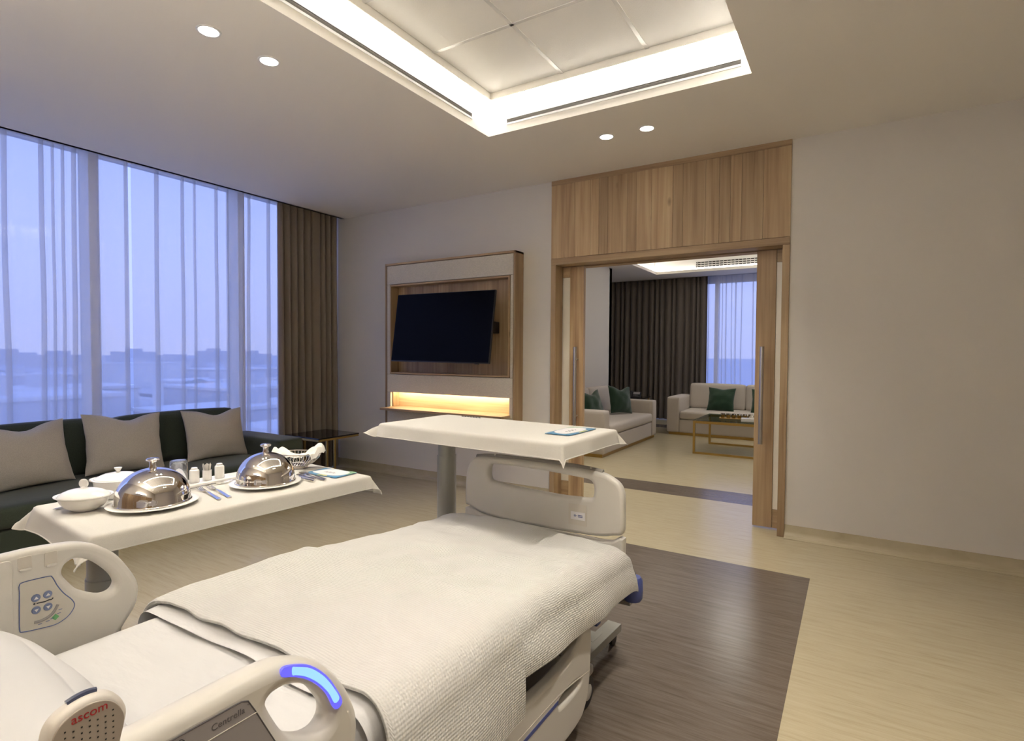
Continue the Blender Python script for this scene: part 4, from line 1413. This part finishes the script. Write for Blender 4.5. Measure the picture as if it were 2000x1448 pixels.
S1 = A0 + RAD * PI / 2
FOLD0, FOLD1 = 0.835, 1.365
VR = []                          # rows: (y, lift, layer)
for k in range(60):
    VR.append((2.36 - (2.36 - FOLD0 - 0.012) * k / 59, 0.004, 0))
for k in range(1, 6):
    th = PI * k / 6
    VR.append((FOLD0 + 0.009 - 0.009 * math.sin(th), 0.003 + 0.0075 * (1 - math.cos(th)), 1))
for k in range(26):
    VR.append((FOLD0 + 0.014 + (FOLD1 - FOLD0 - 0.014) * k / 25, 0.018, 2))
NU = 121
vlen = [0.0]
for a, c in zip(VR[:-1], VR[1:]):
    vlen.append(vlen[-1] + math.hypot(a[0] - c[0], a[1] - c[1]))


def blanket_pt(u, v):
    j = round(v * (len(VR) - 1))
    y, lift, layer = VR[j]
    hang = 0.105 + 0.012 * nz(y * 2.3, 4.4) if layer == 0 else 0.20
    if layer == 1:
        hang = 0.18
    full = S1 + hang
    s = (2 * u - 1) * full
    zt_ = ztop(y)
    dx, z = across(s, zt_, hang)
    flat = max(0.0, 1 - max(0, abs(s) - A0) / 0.1)
    # foot end: roll down in front of the footboard
    drop = 0.0
    yy = y
    if y > 2.24:
        th = min(PI / 2, (y - 2.24) / 0.085)
        drop = 0.085 * (1 - math.cos(th)) + max(0, (y - 2.24) - 0.085 * PI / 2) * 0.8
        yy = 2.24 + 0.085 * math.sin(th)
    z -= drop * (flat * 0.7 + 0.3)
    sg = 1 if s >= 0 else -1
    # creases
    wr = 0.014 * nz(dx * 3.0 + 2, y * 2.4, 1.0) + 0.010 * nz(dx * 9 + y * 4, y * 7 - dx * 5, 2.0) + 0.0035 * nz(dx * 4, y * 22, 3.0)
    if layer == 2:
        wr = 0.6 * wr + 0.004 * nz(dx * 7, y * 3, 8.0)
    hangf = max(0.0, min(1.0, (abs(s) - A0 - 0.06) / 0.18))
    z += wr * (1 - hangf)
    fold = 0.005 * math.sin(y * 15 + 9 * z + 2.0 * nz(y * 3, z * 3, 6.0)) + 0.009 * nz(y * 5, z * 4, 9.0)
    dx += sg * hangf * (fold * (0.6 if layer else 1.0) + 0.006)
    # outward offset of the upper layer
    th = min(PI / 2, max(0.0, (abs(s) - A0) / RAD))
    z += lift * math.cos(th)
    dx += sg * lift * math.sin(th)
    # soft wave of the fold edges
    if layer == 2 and y > FOLD1 - 0.03:
        yy += 0.02 * nz(dx * 3, 11.0)
    if layer >= 1 or y < FOLD0 + 0.05:
        yy += 0.012 * nz(dx * 4.5, 5.0) - 0.02 * hangf
    return (BC + dx, yy, z)


def blanket_uv(u, v):
    j = round(v * (len(VR) - 1))
    return ((2 * u - 1) * (S1 + 0.17), vlen[j])


bl = obj('waffle_blanket', grid(NU, len(VR), blanket_pt, blanket_uv), M_KNIT, recalc=False)
tag(bl, 'cream waffle-knit blanket folded back over the bed', 'blanket')


def sheet_pt(u, v):
    hang = 0.21
    s = (2 * u - 1) * (S1 + hang)
    y = 0.798 + 0.25 * v
    dx, z = across(s, 0.674 if v > 0.2 else 0.668 + 0.03 * v, hang)
    z -= 0.004
    sg = 1 if s >= 0 else -1
    hf = max(0.0, min(1.0, (abs(s) - A0 - 0.02) / 0.15))
    z += (1 - hf) * (0.006 * nz(dx * 6, y * 20, 3.0) + 0.008 * max(0, 0.25 - v) * math.sin(dx * 20))
    dx += sg * hf * (0.020 * math.sin(y * 42 + 2 * nz(y * 8, z * 6, 1.0)) * (1 - 0.5 * v) - 0.022)
    y += 0.012 * nz(dx * 5, 1.5) * (1 - v) + 0.012 * abs(dx) * (1 - v)
    return (BC + dx, y, z)


sh = obj('top_sheet', grid(101, 14, sheet_pt), M_SHEET, recalc=False)
tag(sh, 'white top sheet peeping out under the folded blanket edge', 'sheet')

pw = B().add(rbox(-0.34, 0.34, -0.245, 0.245, -0.075, 0.075, 0.075, 0.03, 2.0), Matrix.Translation((-1.37, 0.235, 0.712)) @ Matrix.Rotation(math.radians(-3), 4, 'Z'))
o = obj('pillow', pw, M_PILLOW)
tag(o, 'plump white pillow at the head of the bed', 'pillow')

# nurse call handset clipped to the right head rail
hs = empty('nurse_call_handset', (-0.79, 0.29, 0.80), 0, 'cream nurse call handset with red lettering and speaker holes', 'handset')
ho = [(0.246, 0.955), (0.2475, 0.974), (0.252, 0.986), (0.261, 0.995), (0.275, 1.001), (0.290, 1.003), (0.304, 1.001), (0.316, 0.995), (0.326, 0.984), (0.332, 0.970), (0.3325, 0.957), (0.327, 0.935), (0.322, 0.90), (0.320, 0.82), (0.314, 0.79), (0.288, 0.782), (0.262, 0.79), (0.254, 0.82), (0.249, 0.90)]
sl = smooth_loop(ho)
obj('shell', panel_mesh([sl], 0.026, 0.010, 'X', -0.787, 4), M_HAND, hs)
cen = Vector((0.289, 0.90))
inn = [Vector((cen.x + (p.x - cen.x) * 0.87, cen.y + (p.y - cen.y) * 0.935)) for p in sl]
hf_ = obj('face', panel_mesh([inn], 0.003, 0.001, 'X', -0.7738, 1), M_HANDF, hs)
obj('lettering', text_mesh('ascom', 0.0148, Matrix.Translation((-0.7720, 0.2715, 0.9815)) @ MX, 0.0002), M_RED, hf_, smooth=False)
bb = B()
for i in range(7):
    for j in range(12):
        y = 0.2655 + i * 0.0082
        z = 0.9765 - j * 0.0072 - (0.0036 if i % 2 else 0) + (0.004 if 1 < i < 5 else 0)
        if z < 0.978:
            bb.box(-0.7724, -0.7719, y - 0.0009, y + 0.0009, z - 0.0008, z + 0.0008)
tag(obj('speaker_holes', bb, M_BLACK, hf_, smooth=False), kind='stuff')
lw = B().tube(smooth_line([(-0.789, 0.273, 1.0005), (-0.789, 0.283, 1.003), (-0.789, 0.294, 1.0035), (-0.789, 0.303, 1.0015)], 4), 0.0042, 8)
obj('indicator_window', lw, plain('blue_grey_window', (0.07, 0.08, 0.13), 0.25), hs)
obj('rail_clip', B().box(-0.806, -0.786, 0.265, 0.313, 0.80, 0.88, 0.005, 2), M_HAND, hs)
obj('cable', B().tube(smooth_line([(-0.787, 0.288, 0.79), (-0.785, 0.287, 0.70), (-0.782, 0.25, 0.55), (-0.79, 0.05, 0.42), (-0.85, -0.2, 0.4)], 6), 0.004, 8), M_HAND, hs)

# ------------------------------------------------------------------ overbed tables, cloths, tableware
def overbed_table(name, loc, rz, label, L, W_, zt_, col_at, base_len, base_dir):
    """local: long side on x; column at col_at (x,y); foot bar runs from the column along base_dir"""
    t = empty(name, loc, rz, label, 'table', 'overbed tables')
    obj('tabletop', B().add(rbox(-L / 2, L / 2, -W_ / 2, W_ / 2, zt_ - 0.03, zt_, 0.012)), M_BED, t, local=True)
    cx_, cy_ = col_at
    obj('column', B().lathe([(0, 0.1), (0.052, 0.1), (0.052, zt_ - 0.2), (0.047, zt_ - 0.2), (0.047, zt_ - 0.03), (0, zt_ - 0.03)], n=28, loc=(cx_, cy_, 0), sx=0.95, sy=1.1), M_COLMN, t, local=True)
    obj('lever', B().box(cx_ + 0.02, cx_ + 0.09, cy_ - 0.065, cy_ - 0.05, zt_ - 0.062, zt_ - 0.05, 0.003, 1), M_STEEL, t, local=True)
    dx, dy = base_dir
    nx, ny = -dy, dx
    e_ = Vector((cx_ + dx * base_len, cy_ + dy * base_len, 0))
    s_ = Vector((cx_ - dx * 0.05, cy_ - dy * 0.05, 0))
    nv = Vector((nx, ny, 0))
    bb = B()
    for p, q in ((s_, e_),):
        w2 = nv * 0.045
        a_, b_, c_, d_ = p - w2, q - w2, q + w2, p + w2
        bb.poly([(v.x, v.y, 0.068) for v in (a_, b_, c_, d_)], 0.035, (0, 0, 1))
    for p in (s_, e_):
        w2 = nv * 0.19
        l2 = Vector((dx, dy, 0)) * 0.035
        bb.poly([(v.x, v.y, 0.066) for v in (p - w2 - l2, p - w2 + l2, p + w2 + l2, p + w2 - l2)], 0.036, (0, 0, 1))
    obj('base', bb, M_COLMN, t, local=True, smooth=False)
    for p in (s_, e_):
        for s in (-1, 1):
            q = p + nv * 0.165 * s
            obj('caster', B().lathe([(0, -0.011), (0.028, -0.011), (0.031, 0), (0.028, 0.011), (0, 0.011)], n=20, mtx=Matrix.Translation((q.x, q.y, 0.031)) @ Matrix.Rotation(PI / 2, 4, 'Y')), M_RUB, t, local=True)
    return t


def tablecloth(loc, rz, L, W_, over, k1, label, seed, over_end=None):
    """thrown over a table top; k1: spread of the four corner tips (-x-y, +x-y, +x+y, -x+y)"""
    a, c = L / 2 + 0.006, W_ / 2 + 0.006
    R_ = 0.014
    na, nc, no = 34, 18, 9
    def axis(h, n, ov):
        o = [-h - ov + ov * i / no for i in range(no)] + [-h + 2 * h * i / n for i in range(n)] + [h + ov * i / no for i in range(no + 1)]
        return o
    ss, ts = axis(a, na, over_end or over), axis(c, nc, over)

    def edge(d):
        """rounded drop over the rim: d metres past the rim -> (outward, down)"""
        q = R_ * PI / 2
        if d < q:
            th = d / R_
            return R_ * math.sin(th), R_ * (1 - math.cos(th))
        return R_, R_ + d - q

    def fn(u, v):
        s, t_ = ss[round(u * (len(ss) - 1))], ts[round(v * (len(ts) - 1))]
        ds, dt = max(0, abs(s) - a), max(0, abs(t_) - c)
        gs, gt = (1 if s > 0 else -1), (1 if t_ > 0 else -1)
        bx_, by_ = max(-a, min(a, s)), max(-c, min(c, t_))
        if ds == 0 and dt == 0:
            return (s, t_, 0.0012 * nz(s * 6, t_ * 6, seed))
        r = math.hypot(ds, dt)
        ph = math.atan2(dt, ds)
        ci = {(-1, -1): 0, (1, -1): 1, (1, 1): 2, (-1, 1): 3}[(gs, gt)]
        kk_ = 0.10 + (k1[ci] - 0.10) * math.sin(2 * ph) ** 2 if ds > 0 and dt > 0 else 0.10
        # nearby straight hems swing with their corner
        if ds > 0 and dt == 0:
            prox = max(0, 1 - (c - abs(t_)) / 0.10)
            kk_ += 0.35 * (k1[ci] - 0.1) * prox * prox
        if dt > 0 and ds == 0:
            prox = max(0, 1 - (a - abs(s)) / 0.10)
            kk_ += 0.35 * (k1[ci] - 0.1) * prox * prox
        wv = 0.20 * nz(s * 5.5 + seed, t_ * 5.5, seed)
        kk_ = max(0.02, kk_ + wv)
        o_, dn = edge(r)
        h_ = max(0, r - R_ * PI / 2)
        o_ += h_ * kk_
        dn -= h_ * (1 - math.sqrt(max(0.05, 1 - min(0.95, kk_) ** 2)))
        return (bx_ + gs * o_ * math.cos(ph), by_ + gt * o_ * math.sin(ph), -dn)
    bm = grid(len(ss), len(ts), fn)
    o = obj('tablecloth', bm, M_CLOTH, recalc=False)
    # obj() moved the mesh to its own base; put it back on the table
    zmax = max(v.co.z for v in o.data.vertices)
    cxy = o.location.copy()
    o.data.transform(Matrix.Translation((cxy.x, cxy.y, 0)))
    o.location = (loc[0], loc[1], loc[2] - zmax)
    o.rotation_euler = (0, 0, rz)
    WM[o.name] = Matrix.Translation(o.location) @ Matrix.Rotation(rz, 4, 'Z')
    tag(o, label, 'tablecloth', 'white tablecloths')
    # hem
    path = [fn(i / (len(ss) - 1), 0) for i in range(len(ss))] + [fn(1, j / (len(ts) - 1)) for j in range(1, len(ts))] + [fn(1 - i / (len(ss) - 1), 1) for i in range(1, len(ss))] + [fn(0, 1 - j / (len(ts) - 1)) for j in range(1, len(ts) - 1)]
    zs = max(fn(u / 8, 0.5)[2] for u in range(9))
    hm = obj('hem', B().tube([(p[0], p[1], p[2] + zmax - zs) for p in path], 0.0022, 6, True), M_CLOTH, o, local=True)
    return o


TZ1, TZ2 = 0.85, 1.06
overbed_table('overbed_table', (-2.235, 1.32, 0), math.radians(85.5), 'overbed table by the green sofa carrying the covered meal', 1.06, 0.545, TZ1 - 0.004, (-0.45, -0.09), 0.72, (1, 0))
cl1 = tablecloth((-2.235, 1.32, TZ1), math.radians(85.5), 1.06, 0.545, 0.066, (0.62, 0.55, 0.7, 0.7), 'cream white tablecloth under the covered meal', 2.0, 0.092)
overbed_table('overbed_table', (-1.525, 2.30, 0), math.radians(-3), 'overbed table standing across the foot of the bed', 1.05, 0.50, TZ2 - 0.004, (-0.40, 0.10), 0.93, (1, 0))
cl2 = tablecloth((-1.525, 2.30, TZ2), math.radians(-3), 1.05, 0.50, 0.076, (0.88, 0.20, 0.72, 0.6), 'white tablecloth hanging over the table at the bed foot', 5.0)
mk = B()
for k in range(7):
    mk.tube(smooth_line([(-0.50 + 0.02 * k, 0.235, 0), (-0.495 + 0.02 * k, 0.245, 0), (-0.487 + 0.02 * k, 0.228, 0), (-0.48 + 0.02 * k, 0.236, 0)], 4), 0.0014, 6)
zc = max(v.co.z for v in cl2.data.vertices)
o = obj('embroidered_mark', B().add(mk.bm, Matrix.Translation((0.10, -0.01, zc + 0.0012))), M_BLACK, cl2, local=True)
tag(o, 'small black scribbled mark on the far edge')


def leaflet(loc, rz, lx, ly, label):
    t = empty('leaflet', loc, rz, label, 'leaflet', 'menu leaflets')
    obj('card', B().box(-lx / 2, lx / 2, -ly / 2, ly / 2, 0, 0.0022), M_CARDB, t, local=True, smooth=False)
    def pr(name, pts, m, z):
        bb = B().poly([(p.x * lx / 2, p.y * ly / 2, z) for p in smooth_loop(pts, 5)], 0.0003, (0, 0, 1))
        obj(name, bb, m, t, local=True, smooth=False)
    pr('green_patch', [(0.45, 0.97), (0.97, 0.97), (0.97, 0.1), (0.7, 0.3)], M_CARDG, 0.0022)
    pr('yellow_patch', [(-0.2, -0.95), (0.4, -0.95), (0.2, -0.75), (-0.1, -0.8)], M_CARDY, 0.0022)
    pr('white_area', [(-0.85, -0.35), (-0.6, 0.75), (0.1, 0.93), (0.62, 0.86), (0.86, 0.3), (0.75, -0.45), (0.2, -0.72), (-0.5, -0.6)], M_CARD, 0.0024)
    bb = B()
    for k in range(3):
        bb.tube(smooth_line([((-0.35 + 0.22 * k) * lx / 2, -0.1 * ly / 2, 0.0028), ((-0.28 + 0.22 * k) * lx / 2, 0.18 * ly / 2, 0.0028), ((-0.2 + 0.22 * k) * lx / 2, -0.15 * ly / 2, 0.0028), ((-0.12 + 0.22 * k) * lx / 2, 0.05 * ly / 2, 0.0028)], 4), 0.0006, 5)
    tag(obj('script_print', bb, M_PANELG, t, local=True), kind='stuff')
    return t


leaflet((-1.115, 2.33, TZ2 + 0.002), math.radians(88), 0.27, 0.125, 'blue and white leaflet on the tablecloth at the bed foot')
leaflet((-2.095, 1.765, TZ1 + 0.002), math.radians(3), 0.21, 0.13, 'blue-edged white leaflet at the far end of the meal table')

zc1 = TZ1 + 0.0015


def cloche(x, y, r, label_p, label_c):
    p = obj('dinner_plate', B().lathe([(0, 0), (r * 0.66, 0), (r * 0.7, 0.002), (r * 0.995, 0.0115), (r, 0.0135), (r * 0.985, 0.0145), (r * 0.83, 0.0135), (r * 0.72, 0.009), (r * 0.66, 0.006), (0, 0.006)], n=64, loc=(x, y, zc1)), M_CHINA)
    tag(p, label_p, 'plate', 'white dinner plates')
    t = empty('cloche', (x, y, zc1 + 0.0142), 0, label_c, 'cloche', 'steel cloches')
    R1 = r * 0.82
    prof = [(R1 + 0.003, 0.0), (R1 + 0.004, 0.002), (R1 + 0.001, 0.004), (R1, 0.008)]
    for k in range(1, 21):
        th = PI / 2 * k / 20
        prof.append((R1 * math.cos(th) if k < 20 else 0.0, 0.012 + 0.112 * math.sin(th) ** 0.92))
    obj('dome', B().lathe(prof, n=72), M_CHROME, t, local=True)
    obj('knob', B().lathe([(0.012, 0.120), (0.0125, 0.128), (0.0105, 0.134), (0.0115, 0.146), (0.021, 0.152), (0.0225, 0.156), (0.018, 0.160), (0, 0.162)], n=32), M_CHROME, t, local=True)


cloche(-2.205, 1.04, 0.148, 'white plate under the nearer cloche', 'polished steel cloche nearer the bed rail')
cloche(-2.15, 1.465, 0.143, 'white plate under the farther cloche', 'polished steel cloche farther away beside the basket')

# lidded oval bowl with a round upright finial
t = empty('lidded_bowl', (-2.345, 0.875, zc1), math.radians(31.7), 'white oval lidded bowl with round knob at the table corner', 'bowl')
obj('bowl_body', B().lathe([(0, 0), (0.048, 0), (0.052, 0.003), (0.072, 0.013), (0.086, 0.028), (0.094, 0.042), (0.1, 0.048), (0.108, 0.051), (0.1085, 0.0535), (0.098, 0.052), (0.085, 0.035), (0.05, 0.010), (0, 0.008)], n=56, sx=0.87, sy=0.70), M_CHINA, t, local=True)
obj('lid', B().lathe([(0.094, 0.050), (0.093, 0.054), (0.080, 0.063), (0.060, 0.0705), (0.035, 0.0755), (0, 0.0775)], n=56, sx=0.87, sy=0.70), M_CHINA, t, local=True)
obj('finial', B().lathe([(0, -0.004), (0.014, -0.004), (0.0165, -0.002), (0.0165, 0.002), (0.014, 0.004), (0, 0.004)], n=28, mtx=Matrix.Translation((0, 0, 0.094)) @ Matrix.Rotation(PI / 2, 4, 'X')).lathe([(0.014, 0.0765), (0.010, 0.080), (0.007, 0.085), (0, 0.086)], n=20), M_CHINA, t, local=True)
# tureen behind
t = empty('lidded_tureen', (-2.465, 1.035, zc1), math.radians(31.7), 'white lidded tureen with side handles behind the nearer cloche', 'bowl')
obj('tureen_body', B().lathe([(0, 0), (0.066, 0), (0.07, 0.004), (0.078, 0.04), (0.082, 0.066), (0.086, 0.070), (0.080, 0.071), (0.074, 0.04), (0, 0.01)], n=48), M_CHINA, t, local=True)
obj('lid', B().lathe([(0.08, 0.070), (0.078, 0.074), (0.05, 0.086), (0.02, 0.092), (0, 0.093)], n=48), M_CHINA, t, local=True)
obj('finial', B().lathe([(0.009, 0.091), (0.007, 0.098), (0.013, 0.108), (0.0135, 0.111), (0, 0.112)], n=24), M_CHINA, t, local=True)
for s in (-1, 1):
    obj('side_handle', B().tube(smooth_line([(s * 0.08, -0.02, 0.06), (s * 0.098, -0.016, 0.062), (s * 0.102, 0, 0.063), (s * 0.098, 0.016, 0.062), (s * 0.08, 0.02, 0.06)], 4), 0.0055, 8), M_CHINA, t, local=True)
# upturned tumbler
o = obj('tumbler', B().lathe([(0.036, 0), (0.0335, 0.001), (0.030, 0.095), (0.024, 0.103), (0, 0.104), (0, 0.109), (0.027, 0.108), (0.033, 0.1), (0.036, 0)], n=32, loc=(-2.435, 1.25, zc1)), M_GLASS)
tag(o, 'upturned clear glass just visible behind the nearer cloche', 'glass')
# condiment set
o = obj('condiment_tray', panel_mesh([rrect(-2.425, -2.345, 1.225, 1.46, 0.012)], 0.012, 0.004, 'Z', zc1 + 0.006, 2), M_CHINA)
tag(o, 'small white china tray under the salt and pepper', 'tray')
zc2 = zc1 + 0.0122
def shaker(x, y, label):
    t = empty('shaker', (x, y, zc2), 0, label, 'shaker', 'white shakers')
    obj('shaker_body', B().lathe([(0, 0), (0.0185, 0), (0.0195, 0.002), (0.0195, 0.048), (0.018, 0.053), (0.0135, 0.056), (0.0135, 0.058), (0, 0.058)], n=32), M_CHINA, t, local=True)
    obj('shaker_cap', B().lathe([(0.0125, 0.058), (0.0125, 0.062), (0.009, 0.0645), (0, 0.065)], n=28), M_CHINA, t, local=True)


shaker(-2.385, 1.288, 'white china shaker on the near end of the condiment tray')
shaker(-2.385, 1.398, 'white china shaker on the far end of the condiment tray')
t = empty('toothpick_holder', (-2.385, 1.343, zc2), 0, 'white china holder full of toothpicks between the shakers', 'holder')
obj('holder_cup', B().lathe([(0, 0), (0.0165, 0), (0.018, 0.002), (0.018, 0.044), (0.0155, 0.044), (0.015, 0.006), (0, 0.005)], n=28), M_CHINA, t, local=True)
rt_ = random.Random(4)
bb = B()
for k in range(46):
    a_, q = rt_.uniform(0, 2 * PI), rt_.uniform(0, 0.014)
    x, y = q * math.cos(a_), q * math.sin(a_)
    bb.cyl((x * 0.7, y * 0.7, 0.007), (x * 1.35, y * 1.35, rt_.uniform(0.066, 0.073)), 0.0011, 5)
tag(obj('toothpicks', bb, M_NAPK, t, local=True), kind='stuff')


def along(p, q):
    p, q = Vector(p), Vector(q)
    a_ = math.atan2(q.y - p.y, q.x - p.x)
    return a_, (q - p).length


def fork(p, q, label):
    """p = tine tips, q = handle end"""
    a_, L = along(p, q)
    t = empty('fork', (p[0], p[1], zc1), a_, label, 'fork', 'dinner forks')
    obj('handle', B().tube(smooth_line([(0.075, 0, 0.006), (0.11, 0, 0.008), (L - 0.05, 0, 0.004), (L, 0, 0.0022)], 5), 0.0034, 8, r2=0.0085, flat=0.3), M_CUTL, t, local=True)
    obj('neck', B().poly([(0.045, -0.011, 0.0025), (0.06, -0.010, 0.004), (0.078, -0.004, 0.0065), (0.078, 0.004, 0.0065), (0.06, 0.010, 0.004), (0.045, 0.011, 0.0025)], 0.0014, (0, 0, 1)), M_CUTL, t, local=True)
    for k in range(4):
        y = -0.0094 + 0.00627 * k
        obj('tine', B().tube([(0.047, y, 0.0035), (0.025, y, 0.0035), (0.0, y, 0.0065)], 0.0016, 6), M_CUTL, t, local=True)


def spoon(p, q, label, lift=0.0):
    a_, L = along(p, q)
    t = empty('spoon', (p[0], p[1], zc1 + lift), a_, label, 'spoon', 'table spoons')
    obj('bowl', grid(17, 9, lambda u_, v_: ((0.06 * u_), (v_ - 0.5) * 2 * 0.02 * math.sin(PI * min(1, 0.06 + u_ * 0.94)) ** 0.6, 0.0062 - 0.005 * (1 - (2 * v_ - 1) ** 2) * math.sin(PI * u_))), M_CUTL, t, local=True)
    obj('handle', B().tube(smooth_line([(0.056, 0, 0.0064), (0.1, 0, 0.008), (L - 0.04, 0, 0.004), (L, 0, 0.0024)], 5), 0.0028, 8, r2=0.008, flat=0.3), M_CUTL, t, local=True)


def knife(p, q, label):
    a_, L = along(p, q)
    t = empty('knife', (p[0], p[1], zc1), a_, label, 'knife', 'table knives')
    obj('handle', B().tube([(0.1, 0, 0.005), (L - 0.02, 0, 0.006), (L, 0, 0.005)], 0.005, 10, r2=0.0075, flat=0.6), M_CUTL, t, local=True)
    obj('blade', B().poly([(0, -0.002, 0.003), (0.02, -0.009, 0.003), (0.1, -0.008, 0.003), (0.1, 0.004, 0.003), (0.01, 0.005, 0.003)], 0.0016, (0, 0, 1)), M_CUTL, t, local=True)


fork((-2.300, 1.262, 0), (-2.070, 1.213, 0), 'dinner fork nearest the closer cloche')
fork((-2.300, 1.302, 0), (-2.066, 1.252, 0), 'dinner fork second from the closer cloche')
fork((-2.322, 1.420, 0), (-2.320, 1.20, 0), 'fork lying beside the condiment tray, tines to the basket')
spoon((-2.215, 1.690, 0), (-2.008, 1.664, 0), 'table spoon next to the far leaflet')
spoon((-2.190, 1.655, 0), (-1.990, 1.648, 0), 'table spoon between the other spoon and the farther plate')
knife((-2.245, 1.628, 0), (-2.043, 1.634, 0), 'table knife beside the spoons, farther one')
knife((-2.215, 1.613, 0), (-2.008, 1.605, 0), 'table knife nearest the rim of the farther plate')
spoon((-2.475, 0.985, 0), (-2.425, 0.815, 0), 'spoon half hidden behind the oval lidded bowl')

# wire bread basket with napkin
t = empty('bread_basket', (-2.335, 1.765, zc1), math.radians(25), 'oval silver wire basket lined with a white napkin', 'basket')
ba, bb2 = 0.115, 0.08
ell = lambda f, z: [(ba * f * math.cos(2 * PI * k / 40), bb2 * f * math.sin(2 * PI * k / 40), z) for k in range(40)]
obj('foot_ring', B().tube(ell(0.42, 0.004), 0.0035, 8, True).tube(ell(0.45, 0.012), 0.003, 8, True), M_CHROME, t, local=True)
obj('basket_floor', B().poly([(p[0], p[1], 0.014) for p in ell(0.46, 0)], 0.002, (0, 0, 1)), M_CHROME, t, local=True)
obj('rim', B().tube(ell(1.0, 0.072), 0.0032, 8, True), M_CHROME, t, local=True)
w0 = None
for k in range(44):
    a_ = 2 * PI * k / 44
    cc, sn = math.cos(a_), math.sin(a_)
    tw = 0.18
    obj('wire', B().tube([(ba * 0.45 * cc, bb2 * 0.45 * sn, 0.012), (ba * 0.72 * math.cos(a_ + tw * 0.5), bb2 * 0.72 * math.sin(a_ + tw * 0.5), 0.028), (ba * 0.93 * math.cos(a_ + tw), bb2 * 0.93 * math.sin(a_ + tw), 0.052), (ba * math.cos(a_ + tw), bb2 * math.sin(a_ + tw), 0.072)], 0.0013, 5), M_CHROME, t, local=True)


def nap(u_, v_):
    """napkin bundled in the basket: two wings over the rim with a dip between"""
    x = (u_ - 0.5) * 2
    y = (v_ - 0.5) * 2
    wing = abs(x) ** 1.3
    z = 0.05 + 0.045 * wing + 0.03 * math.exp(-((x - 0.72) / 0.25) ** 2) * (0.6 + 0.6 * y) - 0.02 * abs(y) ** 2 * wing
    z += 0.010 * nz(x * 3, y * 3, 4.0) + 0.006 * math.sin(7 * y + 3 * x)
    if abs(x) > 0.9:
        z -= 0.03 * (abs(x) - 0.9) / 0.1
    return (x * 0.125 * (1 - 0.1 * y * y), y * (0.035 + 0.045 * wing), max(z, 0.03))


o = obj('napkin', B().add(grid(26, 18, nap), Matrix.Translation((-2.335, 1.765, zc1 + 0.006)) @ Matrix.Rotation(math.radians(25), 4, 'Z')), M_NAPK)
tag(o, 'white cloth napkin bunched in the wire basket', 'napkin')
